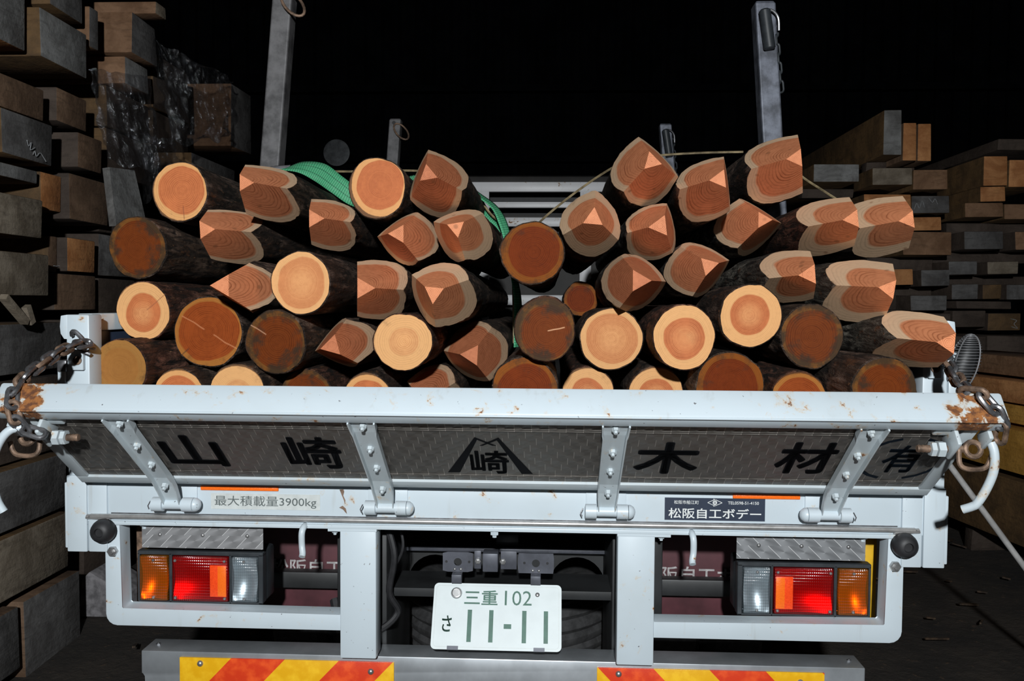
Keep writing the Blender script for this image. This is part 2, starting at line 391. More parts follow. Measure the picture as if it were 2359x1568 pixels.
def add_tube(bm, pts, r, seg=10, closed=False):
    pts = [Vector(p) for p in pts]; n = len(pts); rings = []
    s = None
    for i, p in enumerate(pts):
        if closed: d = pts[(i + 1) % n] - pts[i - 1]
        else: d = (pts[min(i + 1, n - 1)] - pts[max(i - 1, 0)])
        d.normalize()
        if s is None: s, u = frame_of(d)
        else:
            s = (s - d * s.dot(d)).normalized(); u = s.cross(d).normalized()
        rad = r[i] if isinstance(r, (list, tuple)) else r
        rings.append([bm.verts.new(p + (s * math.cos(2 * PI * k / seg) + u * math.sin(2 * PI * k / seg)) * rad) for k in range(seg)])
    m_ = n if closed else n - 1
    for i in range(m_):
        a, b = rings[i], rings[(i + 1) % n]
        for k in range(seg): bm.faces.new((a[k], a[(k + 1) % seg], b[(k + 1) % seg], b[k]))
    if not closed:
        bm.faces.new(rings[0][::-1]); bm.faces.new(rings[-1])
def tube(name, pts, r, m, parent=None, seg=10, closed=False):
    bm = bmesh.new(); add_tube(bm, pts, r, seg, closed); return done(name, bm, m, parent, True)
def smoothpts(pts, k=6):
    pts = [Vector(p) for p in pts]; out = []
    for i in range(len(pts) - 1):
        p0, p1, p2, p3 = pts[max(i - 1, 0)], pts[i], pts[i + 1], pts[min(i + 2, len(pts) - 1)]
        for j in range(k):
            t = j / k; out.append(.5 * ((2 * p1) + (p2 - p0) * t + (2 * p0 - 5 * p1 + 4 * p2 - p3) * t * t + (3 * p1 - p0 - 3 * p2 + p3) * t ** 3))
    out.append(pts[-1]); return out
def lathe(name, prof, c, axis, m, parent=None, seg=24):
    """profile of (radius, height) spun about axis through c"""
    ax = Vector(axis).normalized(); s, u = frame_of(ax); c = Vector(c); bm = bmesh.new(); rings = []
    for (r, h) in prof:
        if r < 1e-6: rings.append([bm.verts.new(c + ax * h)])
        else: rings.append([bm.verts.new(c + ax * h + (s * math.cos(2 * PI * k / seg) + u * math.sin(2 * PI * k / seg)) * r) for k in range(seg)])
    for a, b in zip(rings, rings[1:]):
        for k in range(seg):
            q = (k + 1) % seg
            if len(a) == 1 and len(b) == 1: continue
            if len(a) == 1: bm.faces.new((a[0], b[q], b[k]))
            elif len(b) == 1: bm.faces.new((a[k], a[q], b[0]))
            else: bm.faces.new((a[k], a[q], b[q], b[k]))
    if len(rings[0]) > 1: bm.faces.new(rings[0][::-1])
    if len(rings[-1]) > 1: bm.faces.new(rings[-1])
    return done(name, bm, m, parent, True)
def chain_link(name, c, d, n, L, W, r, m, parent):
    """one oval chain link: long axis d, plane normal n"""
    d = Vector(d).normalized(); n = Vector(n); n = (n - d * n.dot(d)).normalized(); s = n.cross(d); c = Vector(c); pts = []
    h = L / 2 - W / 2
    for k in range(7):
        a = -PI / 2 + PI * k / 6; pts.append(c + d * (h + math.cos(a) * W / 2) + s * (math.sin(a) * W / 2))
    for k in range(7):
        a = PI / 2 + PI * k / 6; pts.append(c + d * (-h + math.cos(a) * W / 2) + s * (math.sin(a) * W / 2))
    return tube(name, pts, r, m, parent, 8, True)
def chain(name, path, pitch, W, r, m, parent, m2=None):
    pts = smoothpts(path, 12); acc = [0]
    for a, b in zip(pts, pts[1:]): acc.append(acc[-1] + (b - a).length)
    root = None; k = 0; t = pitch * .5
    while t < acc[-1]:
        i = max(j for j in range(len(acc)) if acc[j] <= t); i = min(i, len(pts) - 2)
        f = (t - acc[i]) / max(1e-6, acc[i + 1] - acc[i]); c = pts[i].lerp(pts[i + 1], f); d = pts[i + 1] - pts[i]
        s, u = frame_of(d); a = (PI / 4 if k % 2 else -PI / 4) + .25 * math.sin(k * 1.7)
        mm = m2 if (m2 and k % 3 == 2) else m
        o = chain_link(name if root is None else 'link', c, d, s * math.cos(a) + u * math.sin(a), pitch + 3.2 * r, W, r, mm, parent if root is None else root)
        if root is None: root = o
        k += 1; t += pitch
    return root
def text(name, s, m, parent, mx, w, h, cx=0, cy=0, bold=0.0, depth=.0008):
    """lettering fitted to a w x h box centred on (cx, cy) of the plane mx (local x right, y up, z out)"""
    cu = bpy.data.curves.new('txt', 'FONT'); cu.body = s; cu.offset = bold if bold <= .013 else .0; cu.extrude = .01; cu.resolution_u = 3
    to = bpy.data.objects.new('txt', cu); COL.objects.link(to); bpy.context.view_layer.update()
    me = bpy.data.meshes.new_from_object(to.evaluated_get(bpy.context.evaluated_depsgraph_get()))
    bpy.data.objects.remove(to); bpy.data.curves.remove(cu); me.materials.clear(); me.name = name
    xs = [v.co.x for v in me.vertices]; ys = [v.co.y for v in me.vertices]
    x0, x1, y0, y1 = min(xs), max(xs), min(ys), max(ys)
    for v in me.vertices:
        v.co = mx @ Vector((cx + ((v.co.x - x0) / (x1 - x0) - .5) * w, cy + ((v.co.y - y0) / (y1 - y0) - .5) * h, depth * (.5 + v.co.z / .02)))
    if bold > .013:                        # thick strokes: the glyph laid over itself a hair apart
        bm = bmesh.new(); b_ = bold * h; src = me.copy(); ax = (mx.to_3x3() @ Vector((1, 0, 0)), mx.to_3x3() @ Vector((0, 1, 0)))
        for k in range(8):
            n0 = len(bm.verts); bm.from_mesh(src); bm.verts.ensure_lookup_table(); q = 2 * PI * k / 8
            for v in bm.verts[n0:]: v.co += (ax[0] * math.cos(q) * min(1.6, w / h) + ax[1] * math.sin(q)) * b_ * .9
        bm.to_mesh(me); bm.free(); bpy.data.meshes.remove(src); me.materials.clear()
    return link(name, me, parent, m)
def bolt(name, c, axis, r, h, m, parent, hexa=True):
    c = Vector(c); axis = Vector(axis).normalized()
    if hexa: return lathe(name, [(r, 0), (r, h * .6), (r * .55, h * .62), (r * .5, h), (0, h)], c, axis, m, parent, 6)
    return lathe(name, [(r, 0), (r * .92, h * .4), (r * .6, h * .85), (0, h)], c, axis, m, parent, 12)

# ------------------------------------------------------------------ the shed
def struct(o): o['kind'] = 'structure'; return o
def ground():
    bm = bmesh.new(); nx, ny = 60, 60; x0, x1, y0, y1 = -7., 7., -6., 11.; V = []
    for j in range(ny + 1):
        for i in range(nx + 1):
            x = x0 + (x1 - x0) * i / nx; y = y0 + (y1 - y0) * j / ny
            V.append(bm.verts.new((x, y, -.03 + .03 * noise.noise(Vector((x * 1.3, y * 1.3, 0))))))
    for j in range(ny):
        for i in range(nx):
            a = j * (nx + 1) + i; bm.faces.new((V[a], V[a + 1], V[a + nx + 2], V[a + nx + 1]))
    return struct(done('floor', bm, M['floor'], None, True))
ground()
def corrugated(name, p0, p1, z0, z1, pitch, amp):
    p0 = Vector(p0); p1 = Vector(p1); L = (p1 - p0).length; d = (p1 - p0) / L; nrm = Vector((-d.y, d.x, 0)); bm = bmesh.new(); n = int(L / pitch * 4); pr = None
    for i in range(n + 1):
        q = p0 + d * (L * i / n) + nrm * (amp * (1 if i % 4 in (1, 2) else 0))
        c = (bm.verts.new((q.x, q.y, z0)), bm.verts.new((q.x, q.y, z1)))
        if pr: bm.faces.new((pr[0], c[0], c[1], pr[1]))
        pr = c
    return struct(done(name, bm, M['wall']))
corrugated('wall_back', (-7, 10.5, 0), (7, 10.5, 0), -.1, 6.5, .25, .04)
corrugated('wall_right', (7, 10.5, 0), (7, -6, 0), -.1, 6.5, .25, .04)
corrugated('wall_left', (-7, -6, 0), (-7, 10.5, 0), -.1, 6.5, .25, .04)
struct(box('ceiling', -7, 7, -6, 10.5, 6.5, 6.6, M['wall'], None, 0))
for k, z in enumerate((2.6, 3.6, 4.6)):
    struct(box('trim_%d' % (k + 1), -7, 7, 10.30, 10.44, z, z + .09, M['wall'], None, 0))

# ------------------------------------------------------------------ the truck (one thing; root on the ground under its tail)
truck = tag(empty('flatbed_truck', (0, 0, 0)), 'white flatbed truck loaded with logs, tailgate hung open on chains', 'truck')
W = M['white']
# sill beam and bed
sill = box('rear_sill', -1.0, 1.0, .0, .07, 1.0, 1.115, W, truck, .004)
box('sill_lip', -.995, .995, -.006, .05, .993, 1.004, W, sill, .002)
tube('chrome_rail', smoothpts([(-1.0, .0, 1.003), (-.992, -.006, 1.011), (-.975, -.008, 1.0165), (0, -.008, 1.0165), (.965, -.008, 1.0165), (.982, -.006, 1.011), (.99, .0, 1.003)], 5), .0065, M['chrome'], truck, 10)
box('seam', -.99, .99, -.0015, .003, 1.022, 1.0245, M['iron'], sill, 0)
box('bed_floor', -1.07, 1.07, .07, 5.0, 1.12, 1.205, M['chassis'], truck, .003)
for sx in (-1, 1):
    a = lambda u, v: (min(sx * u, sx * v), max(sx * u, sx * v))
    x0, x1 = a(1.05, 1.10)
    post = box('corner_post', *a(1.042, 1.102), .0, .065, 1.0, 1.531, W, truck, .004)
    box('lower_post', *a(1.0, 1.049), -.004, .06, .922, 1.12, W, post, .003)
    box('outer_post', *a(1.0515, 1.104), -.006, .06, .922, 1.12, W, post, .003)
    box('side_flange', *a(1.102, 1.113), .0, .05, .93, 1.10, W, post, .003)
    prism('top_ear', [(sx * 1.098, 1.531), (sx * 1.116, 1.528), (sx * 1.119, 1.50), (sx * 1.117, 1.482), (sx * 1.108, 1.468), (sx * 1.098, 1.468)], .0, .05, W, post, .002)
    prism('latch_plate', [(sx * 1.052, 1.39), (sx * 1.082, 1.39), (sx * 1.084, 1.45), (sx * 1.076, 1.482), (sx * 1.066, 1.487), (sx * 1.058, 1.478), (sx * 1.052, 1.44)], -.012, -.001, W, post, .002)
    box('latch_block', *a(1.098, 1.122), -.01, .04, 1.385, 1.415, M['iron'], post, .003)
    box('latch_stub', *a(1.104, 1.126), -.002, .05, 1.33, 1.39, W, post, .004)
    lathe('latch_ring', [(.011, 0), (.011, .004), (.006, .005), (.005, .001), (0, .001)], (sx * 1.066, -.012, 1.415), (0, -1, 0), M['rust_iron'], post, 14)
    tube('latch_hook', smoothpts([(sx * 1.075, -.02, 1.478), (sx * 1.07, -.028, 1.488), (sx * 1.058, -.03, 1.486), (sx * 1.035, -.02, 1.455), (sx * 1.028, .0, 1.445)], 5), .0055, M['iron'], post, 8)
    tube('latch_rod', [(sx * 1.072, -.018, 1.46), (sx * 1.052, -.018, 1.44), (sx * 1.036, -.008, 1.43)], .0055, M['iron'], post, 8)
    rb = lathe('rubber_buffer', [(.026, 0), (.031, .008), (.030, .02), (.026, .032), (.017, .039), (.012, .040), (.010, .034), (0, .034)], (sx * 1.002, -.004, .981), (0, -1, 0), M['rubber'], truck, 26)
    # side gate
    sg = box('side_gate', *a(1.078, 1.104), .066, 4.9, 1.12, 1.49, M['navy'], truck, .002)
    box('gate_rail', *a(1.068, 1.108), .066, 4.9, 1.487, 1.533, W, sg, .004)
    box('gate_foot', *a(1.072, 1.112), .066, 4.9, 1.06, 1.12, W, sg, .004)
    # tubular guard around the lamp
    R_ = .028; ox, oz = 1.008, .730; ix, iz = .967, .7735
    o_pts = [(sx * ox, 1.0), (sx * ox, oz + .03)] + [(sx * (ox - .03 + .03 * math.cos(q)), oz + .03 - .03 * math.sin(q)) for q in (PI / 8, PI / 4, 3 * PI / 8, PI / 2)] + [(sx * .395, oz)]
    i_pts = [(sx * .395, iz), (sx * (ix - .004), iz), (sx * ix, iz + .004), (sx * ix, 1.0)]
    pts = o_pts + i_pts
    if sx > 0: pts = pts[::-1]
    gf = prism('lamp_guard_frame', pts, .0, .052, W, truck, .0025)
    bolt('bolt', (sx * .985, -.0, .925), (0, -1, .0), .013, .018, M['zinc'], gf)
    bolt('bolt', (sx * .918, .03, .994), (0, 0, -1), .011, .018, W, gf)
    # wide upright
    up = box('sill_upright', *a(.304, .397), -.004, .055, .660, .990, W, truck, .004)
    box('top_flange', *a(.303, .436 if sx > 0 else .428), -.004, .06, .986, .994, W, up, .001)
    bolt('bolt', (sx * .415, .02, .986), (0, 0, -1), .008, .014, W, up)
    # rope hook
    tube('rope_hook', smoothpts([(sx * .486, .03, 1.0), (sx * .487, -.01, .998), (sx * .489, -.022, .985), (sx * .4895, -.020, .955), (sx * .486, -.026, .936), (sx * .486, -.032, .928)], 5), .0082, W, truck, 10)
    # reflector strip on the sill
    xa, xb = (-.755, -.554) if sx < 0 else (.587, .752)
    box('reflector_strip', xa, xb, -.005, .0005, 1.0865, 1.0985, M['amber_refl'], truck, .002)
    # turned steel sheet above the lamp
    sh = box('turned_steel_sheet', *a(.605, .924), .028, .031, .927, .995, M['turned_left' if sx < 0 else 'turned_right'], truck, 0)
    for q in (.66, .766, .882) if sx > 0 else (.646, .763, .876):
        bolt('rivet', (sx * q, .028, .962), (0, -1, 0), .0055, .005, M['zinc'], sh, False)
    # tail lamp cluster
    lamp = empty('tail_lamp', (sx * .782, .05, .843)); lamp.parent = truck; inv = Vector((sx * .782, .05, .843))
    def L(o): o.location = -inv; return o
    bm = bmesh.new()
    x0, x1 = a(.614, .949)
    add_box(bm, x0, x1, .078, .15, .774, .912, .008, 2)
    L(done('housing', bm, M['plastic'], lamp, True))
    cells = [(.628, .697, 'lens_clear'), (.7055, .855, 'lens_red'), (.866, .942, 'lens_amber')]
    for (u, v, mk) in cells:
        q0, q1 = a(u, v)
        bm = bmesh.new()          # hollow cover: front pane and four sides
        add_box(bm, q0, q1, .047, .079, .780, .9, .005, 2)
        bm.faces.ensure_lookup_table()
        L(done('lens', bm, M[mk], lamp, True))
        cxm = (q0 + q1) / 2; hw = (q1 - q0) / 2 - .003; hh = .056; bm = bmesh.new(); gv = {}
        for i in range(17):
            for j in range(13):
                du, dv = i / 8 - 1, j / 6 - 1; gv[i, j] = bm.verts.new((cxm + du * hw, .0765 - .026 * min(1.0, .55 * du * du + .75 * dv * dv), .84 + dv * hh))
        for i in range(16):
            for j in range(12): bm.faces.new((gv[i, j], gv[i + 1, j], gv[i + 1, j + 1], gv[i, j + 1]))
        L(done('reflector', bm, M['reflector_bowl'], lamp, True))
        zs = [.79, .888]
        xs = [cxm] if mk != 'lens_red' else [q0 + .009, q1 - .009]
        for zz in zs:
            for xx in xs: L(bolt('screw', (xx, .047, zz), (0, -1, 0), .0042, .004, M['zinc'], lamp, False))
    # housing frame bars between the lenses
    bm = bmesh.new()
    for (u, v) in ((.614, .627), (.698, .7045), (.8565, .865), (.943, .949)):
        q0, q1 = a(u, v); add_box(bm, q0, q1, .052, .08, .774, .906, .002, 1)
    for (z0, z1) in ((.774, .7795), (.9005, .912)): add_box(bm, *a(.614, .949), .052, .08, z0, z1, .002, 1)
    L(done('bezel', bm, M['plastic'], lamp, True))
    rx = a(.7085, .752)
    r1 = L(box('reflex_reflector', *rx, .0435, .048, .795, .878, M['red_refl'], lamp, .001))
    L(box('reflex_strip', *a(.709, .731), .0425, .0436, .797, .876, M['amber_refl'], lamp, .0004))
    # lamp backing and yellow painted bracket outside it
    box('lamp_bracket', *a(.960, .994), .14, .145, .74, .995, M['yellow_paint' if sx > 0 else 'rust_iron'], truck, .001)  # left one is the same bracket, its shade put into a brown colour
    box('bracket_foot', *a(.85, .952), .10, .145, .915, .921, M['yellow_paint'], truck, .001)
    tube('lamp_cable', smoothpts([(sx * .935, .10, .99), (sx * .945, .09, .95), (sx * .93, .08, .925), (sx * .915, .09, .95), (sx * .92, .1, .98)], 6), .0018, M['rust_iron'], truck, 6)
    # mud flap with lettering, and the bar in front of it
    fp = box('mud_flap', *a(.36, .98), .42, .432, .615, .985, M['flap'], truck, .002)
    FM = Matrix.Translation((0, .4195, 0)) @ Matrix.Rotation(PI / 2, 4, 'X')
    text('lettering', '松阪自工ボデー', M['flap_letter'], fp, FM, .385, .055, (-.52 if sx < 0 else .60), .760, .012, .001)
    bar = box('flap_bar', *a(.38, .98), .36, .40, .716, .765, M['chassis'], truck, .004)
    # bumper reflector plate
    p0, p1 = (-.829, -.265) if sx < 0 else (.258, .831)
    SM = stripes('stripe_left' if sx < 0 else 'stripe_right', -sx, (-.829 + .135 - .637 * 1 * .95 - .1415 if sx < 0 else .403 + .637 * .95))
    bp = box('bumper_plate', p0, p1, .0305, .036, .50, .638, SM, truck, .001)
    for (xx, zz) in ((p0 + .055, .623), (p1 - .06, .613)): bolt('bolt', (xx, .0305, zz), (0, -1, 0), .0085, .007, M['zinc'], bp, False)
    # rear wheels
    for xo in (.62, .86):
        prof = [(.20, -.105), (.30, -.115), (.385, -.10), (.405, -.08), (.405, .08), (.385, .10), (.30, .115), (.20, .105), (.19, .06), (.05, .05), (0, .05)]
        lathe('rear_wheel', prof, (sx * xo, 1.55, .395), (sx, 0, 0), M['tyre'], truck, 36)
# hinge clips under the sill
for xx in (-.005,):
    bolt('sill_bolt', (xx, .01, .993), (0, 0, -1), .011, .018, W, truck)

# labels on the sill (flat print)
SM0 = Matrix.Translation((0, -.0012, 0)) @ Matrix.Rotation(PI / 2, 4, 'X')
st = box('load_sticker', -.729, -.448, -.0012, .0, 1.0385, 1.0785, M['sticker'], truck, 0)
text('lettering', '最大積載量3900kg', M['ink'], st, SM0, .262, .030, -.5885, 1.058, .0, .0006)
mk = box('maker_label', .420, .667, -.0012, .0, 1.030, 1.086, M['navy'], truck, 0)
text('lettering', '松阪自工ボデー', M['label_white'], mk, SM0, .228, .026, .5435, 1.0475, .012, .0006)
text('lettering', '松阪市船江町', M['label_white'], mk, SM0, .061, .0095, .4735, 1.075, .004, .0006)
text('lettering', 'TEL0598-51-4150', M['label_white'], mk, SM0, .076, .0075, .6135, 1.075, .004, .0006)
def flat(name, polys, mx, m, parent, z=.0007):
    bm = bmesh.new()
    for p in polys: bm.faces.new([bm.verts.new(mx @ Vector((x, y, z))) for x, y in p])
    me = bpy.data.meshes.new(name); bm.to_mesh(me); bm.free(); return link(name, me, parent, m)
def band(p, q, w0, w1=None):
    p = Vector(p); q = Vector(q); d = (q - p).normalized(); s = Vector((-d.y, d.x)); w1 = w0 if w1 is None else w1
    return [p + s * w0 / 2, p - s * w0 / 2, q - s * w1 / 2, q + s * w1 / 2]
ec = Vector((.5435, 1.075)); E = []
for (p, q) in (((-.018, 0), (0, .008)), ((0, .008), (.018, 0)), ((.018, 0), (0, -.008)), ((0, -.008), (-.018, 0)), ((-.004, .009), (.004, .007)), ((-.004, -.009), (.004, -.007))):
    E.append(band(ec + Vector(p), ec + Vector(q), .0013))
E.append([ec + Vector((.0055 * math.cos(2 * PI * k / 16), .0055 * math.sin(2 * PI * k / 16))) for k in range(16)])
flat('emblem', E, SM0, M['label_white'], mk)
flat('emblem_dot', [band(ec + Vector((-.003, y_)), ec + Vector((.003, y_)), .001) for y_ in (-.002, .0, .002)], SM0, M['navy'], mk, .0009)
# rust runs on the sill are paint wear (see white_paint); one flaked patch beside the hinge
flat('flaked_paint', [[(-.398, 1.093), (-.388, 1.094), (-.386, 1.088), (-.3885, 1.078), (-.383, 1.066), (-.3845, 1.055), (-.387, 1.066), (-.392, 1.078)], [(-.399, 1.047), (-.39, 1.052), (-.382, 1.045), (-.379, 1.031), (-.384, 1.036), (-.389, 1.042)]], Matrix.Translation((0, -.0008, 0)) @ Matrix.Rotation(PI / 2, 4, 'X'), M['rust_iron'], sill)

# ---- tailgate
TH = .669; CT, ST = math.cos(TH), math.sin(TH)
G = Matrix(((1, 0, 0, 0), (0, -CT, -ST, -.052), (0, ST, -CT, 1.115), (0, 0, 0, 1)))
GI = G.inverted()
def ghit(px, py, n=0.0):
    o = GI @ CAM; d = GI.to_3x3() @ ray(px, py); k = (n - o.z) / d.z; return o + d * k
gate = tag(empty('tailgate', (0, 0, 0)), None, None); gate.parent = truck
gbox('panel', G, -1.012, 1.012, .024, .325, -.024, -.004, M['turned_gate'], gate, 0)
gbox('inner_skin', G, -1.03, 1.03, .0, .33, -.045, -.025, M['gate_white'], gate, .002)
gbox('bottom_frame', G, -1.037, 1.037, -.002, .030, -.045, .003, M['gate_white'], gate, .002)
for sx in (-1, 1): gbox('side_frame', G, *sorted((sx * 1.007, sx * 1.037)), .030, .322, -.045, .003, M['gate_white'], gate, .002)
gbox('top_lip', G, -1.01, 1.01, .310, .322, -.02, .002, M['gate_white'], gate, .001)
rail = gbox('top_rail', G, -1.076, 1.076, .322, .366, -.056, .014, M['rail'], gate, .006)
gbox('weld_bead', G, -1.06, 1.06, .359, .3635, .012, .0165, M['rail'], gate, .001)
for s_ in (.052, .058, .268, .276): gbox('pressed_rib', G, -1.006, 1.006, s_, s_ + .002, -.005, -.0022, M['turned_gate'], gate, 0)
def channel(name, cx, path, w, h, t, m, parent):
    bm = bmesh.new(); prof = [(-w, h), (-w, 0), (w, 0), (w, h), (w - t, h), (w - t, t), (-w + t, t), (-w + t, h)]; rings = []
    for (s_, n_, k) in path: rings.append([bm.verts.new(G @ Vector((cx + x * k, s_, n_ + y))) for x, y in prof])
    for a_, b_ in zip(rings, rings[1:]):
        for i in range(8): bm.faces.new((a_[i], a_[(i + 1) % 8], b_[(i + 1) % 8], b_[i]))
    bm.faces.new(rings[0]); bm.faces.new(rings[-1][::-1]); return done(name, bm, m, parent)
for hx in (-.814, -.274, .274, .814):
    sp = channel('hinge_strap', hx, [(.327, .002, 1.05), (.29, .002, 1.0), (.275, .003, .92), (.04, .004, .88), (.005, .010, .86), (-.045, .024, .72)], .029, .016, .0035, M['gate_white'], gate)
    for s_ in (.305, .205, .115, .018):
        bolt('bolt', G @ Vector((hx, s_, .005 if s_ > .05 else .014)), G.to_3x3() @ Vector((0, 0, 1)), .0085, .016, M['gate_white'], sp)
    hc = Vector((hx, -.030, 1.055))
    hb = box('hinge_bracket', hx - .050, hx + .050, -.004, .001, 1.045, 1.098, W, truck, .001)
    tube('hinge_pin', [hc + Vector((-.05, 0, 0)), hc + Vector((.05, 0, 0))], .0125, W, hb, 14)
    for sx in (-1, 1):
        lathe('hinge_knuckle', [(.012, 0), (.018, .001), (.018, .028), (.012, .029)], hc + Vector((sx * .024, 0, 0)), (sx, 0, 0), W, hb, 18)
        box('knuckle_web', *sorted((hx + sx * .026, hx + sx * .052)), -.03, .0, 1.038, 1.058, W, hb, .002)
    cs = 1 if hx < .5 else -1
    lathe('hinge_cap', [(.0175, 0), (.0170, .006), (.012, .013), (.006, .016), (0, .017)], hc + Vector((cs * .0535, 0, 0)), (cs, 0, 0), W, hb, 18)
    tube('split_pin', [hc + Vector((-cs * .058, -.002, .008)), hc + Vector((-cs * .064, -.004, -.004)), hc + Vector((-cs * .060, -.006, -.012))], .0016, M['iron'], hb, 6)
# painted lettering on the sheet
def gletter(s, px, py, wpx, y0, y1, bold, mm=M['letter']):
    c = ghit(px, py, -.003); w = (ghit(px + wpx / 2, py, -.003) - ghit(px - wpx / 2, py, -.003)).x
    h = ghit(px, y0, -.003).y - ghit(px, y1, -.003).y
    return text('lettering', s, mm, gate, G @ Matrix.Translation((0, 0, -.0039)), w, h, c.x, c.y, bold, .0008)
gletter('山', 443, 1039, 128, 1005, 1071, .035)
gletter('崎', 722, 1044, 124, 1009, 1077, .030)
gletter('木', 1537, 1056, 142, 1022, 1090, .035)
gletter('材', 1857, 1056, 128, 1022, 1090, .032)
gletter('有', 2080, 1058, 88, 1030, 1090, .018, M['letter_blue'])
def gp(px, py): q = ghit(px, py, -.003); return Vector((q.x, q.y))
GM = G @ Matrix.Translation((0, 0, -.0036))
flat('crest', [
    [gp(1093, 1007), gp(1099, 1013), gp(1060, 1088), gp(1032, 1088)], [gp(1148, 1008), gp(1144, 1014), gp(1202, 1092), gp(1228, 1092)],
    [gp(1093, 1007), gp(1098, 1013), gp(1134, 1027), gp(1144, 1027)], [gp(1148, 1008), gp(1146, 1014), gp(1112, 1027), gp(1103, 1027)]], GM, M['letter'], gate, .0)
gletter('崎', 1128, 1065, 86, 1039, 1089, .022)
arc = []
for sg in (-1, 1):
    c = ghit(2079, 1058, -.003); hw = .098; hh = .100
    for k in range(8):
        f0, f1 = [PI / 2 + sg * (.30 + (PI - .6) * q / 8) for q in (k, k + 1)]
        if sg < 0: f0, f1 = [PI / 2 - (.30 + (PI - .6) * q / 8) for q in (k, k + 1)]
        arc.append([(c.x + hw * math.cos(f0), c.y + hh * math.sin(f0)), (c.x + hw * math.cos(f1), c.y + hh * math.sin(f1)), (c.x + (hw - .010) * math.cos(f1), c.y + (hh - .010) * math.sin(f1)), (c.x + (hw - .010) * math.cos(f0), c.y + (hh - .010) * math.sin(f0))])
flat('bracket_arc', arc[:8], GM, M['letter_blue'], gate, .0); flat('bracket_arc', arc[8:], GM, M['letter_blue'], gate, .0)
# chain lugs, eye bolts, hanging lever and chains at both ends of the gate
G3 = G.to_3x3(); no = G3 @ Vector((0, 0, 1))
for sx in (-1, 1):
    lug = gbox('chain_lug', G, *sorted((sx * .978, sx * .988)), .255, .322, -.01, .045, M['gate_white'], gate, .004)
    gbox('lug_base', G, *sorted((sx * .945, sx * .982)), .29, .322, -.01, .006, M['gate_white'], lug, .003)
    gbox('lug', G, *sorted((sx * 1.046, sx * 1.056)), .275, .322, -.005, .03, M['gate_white'], lug, .003)
    bc = G @ Vector((0, .272, .028))
    e0 = Vector((sx * 1.01, bc.y, bc.z)); e1 = Vector((sx * .915, bc.y, bc.z))
    tube('threaded_bolt', [e0 + (e1 - e0) * k / 24 for k in range(25)], [.0088 if k % 2 else .0075 for k in range(25)], M['rust_iron'], lug, 12)
    lathe('nut', [(.006, 0), (.0175, .001), (.0175, .016), (.006, .017)], e0.lerp(e1, .40), (-sx, 0, 0), M['gate_white'], lug, 6)
    lathe('lock_nut', [(.006, 0), (.0165, .001), (.0165, .011), (.006, .012)], e0.lerp(e1, .60), (-sx, 0, 0), M['gate_white'], lug, 6)
    eye = e0 + Vector((sx * .022, 0, 0))
    tube('eye', [eye + (Vector((math.cos(q), 0, 0)) * sx * .016 + Vector((0, -.3, -1)).normalized() * math.sin(q) * .016) for q in [2 * PI * k / 16 for k in range(16)]], .006, M['rust_iron'], lug, 8, True)
    tube('shackle', smoothpts([(sx * 1.0, bc.y - .006, bc.z), (sx * 1.0, bc.y - .012, bc.z - .03), (sx * 1.018, bc.y - .014, bc.z - .04), (sx * 1.052, bc.y - .014, bc.z - .036), (sx * 1.066, bc.y - .01, bc.z - .01)], 5), .0055, M['rust_iron'], lug, 8)
    if sx < 0:
        lv = [at(50, 985, -.33), at(24, 990, -.34), at(2, 1012, -.345), at(-14, 1050, -.345), at(-18, 1100, -.34), at(-8, 1150, -.335), at(8, 1178, -.33)]
    else:
        lv = [at(2283, 1018, -.30), at(2291, 1045, -.305), at(2289, 1085, -.305), at(2273, 1125, -.30), at(2252, 1158, -.295), at(2240, 1166, -.29), at(2217, 1173, -.28)]
    tube('lever', smoothpts(lv, 5), .0095, M['white'], lug, 10)
chain('chain', [at(203, 790, -.03), at(165, 797, -.08), at(120, 822, -.16), at(70, 858, -.25), at(38, 892, -.315), at(28, 925, -.345), at(36, 962, -.345), at(52, 985, -.335), at(88, 998, -.33)], .032, .021, .0055, M['iron'], truck, M['rust_iron'])
chain('chain', [at(2160, 798, -.03), at(2172, 815, -.06), at(2190, 848, -.14), at(2212, 884, -.24), at(2228, 903, -.30), at(2262, 912, -.325), at(2300, 960, -.335), at(2304, 1000, -.32), at(2280, 1008, -.31)], .036, .023, .0058, M['iron'], truck, M['rust_iron'])

# ---- number plate and what carries it
PT = .538
PL = Matrix.Translation((.001, .023, .767)) @ Matrix.Rotation(-PT, 4, 'X') @ Matrix.Rotation(PI / 2, 4, 'X')
def rrect(w, h, r, n=5):
    out = []
    for (cx, cy, a0) in ((w / 2 - r, h / 2 - r, 0), (-w / 2 + r, h / 2 - r, PI / 2), (-w / 2 + r, -h / 2 + r, PI), (w / 2 - r, -h / 2 + r, 3 * PI / 2)):
        out += [(cx + r * math.cos(a0 + PI / 2 * k / n), cy + r * math.sin(a0 + PI / 2 * k / n)) for k in range(n + 1)]
    return out
def sheet(name, outline, z0, z1, mx, m, parent):
    bm = bmesh.new(); a_ = [bm.verts.new(mx @ Vector((x, y, z0))) for x, y in outline]; b_ = [bm.verts.new(mx @ Vector((x, y, z1))) for x, y in outline]; n = len(a_)
    bm.faces.new(a_[::-1]); bm.faces.new(b_)
    for i in range(n): bm.faces.new((a_[i], a_[(i + 1) % n], b_[(i + 1) % n], b_[i]))
    return done(name, bm, m, parent)
pl = sheet('number_plate', rrect(.330, .165, .012), -.0015, .0, PL, M['plate_white'], truck)
def ring2(w, h, r, t_):
    o_ = rrect(w, h, r); i_ = rrect(w - t_, h - t_, max(.001, r - t_ / 2)); n = len(o_)
    return [[o_[k], o_[(k + 1) % n], i_[(k + 1) % n], i_[k]] for k in range(n)]
flat('embossed_border', ring2(.318, .153, .009, .002), PL, M['sticker'], pl, .0004)
GN = M['plate_green']
def pu(u): return (u - .5) * .33
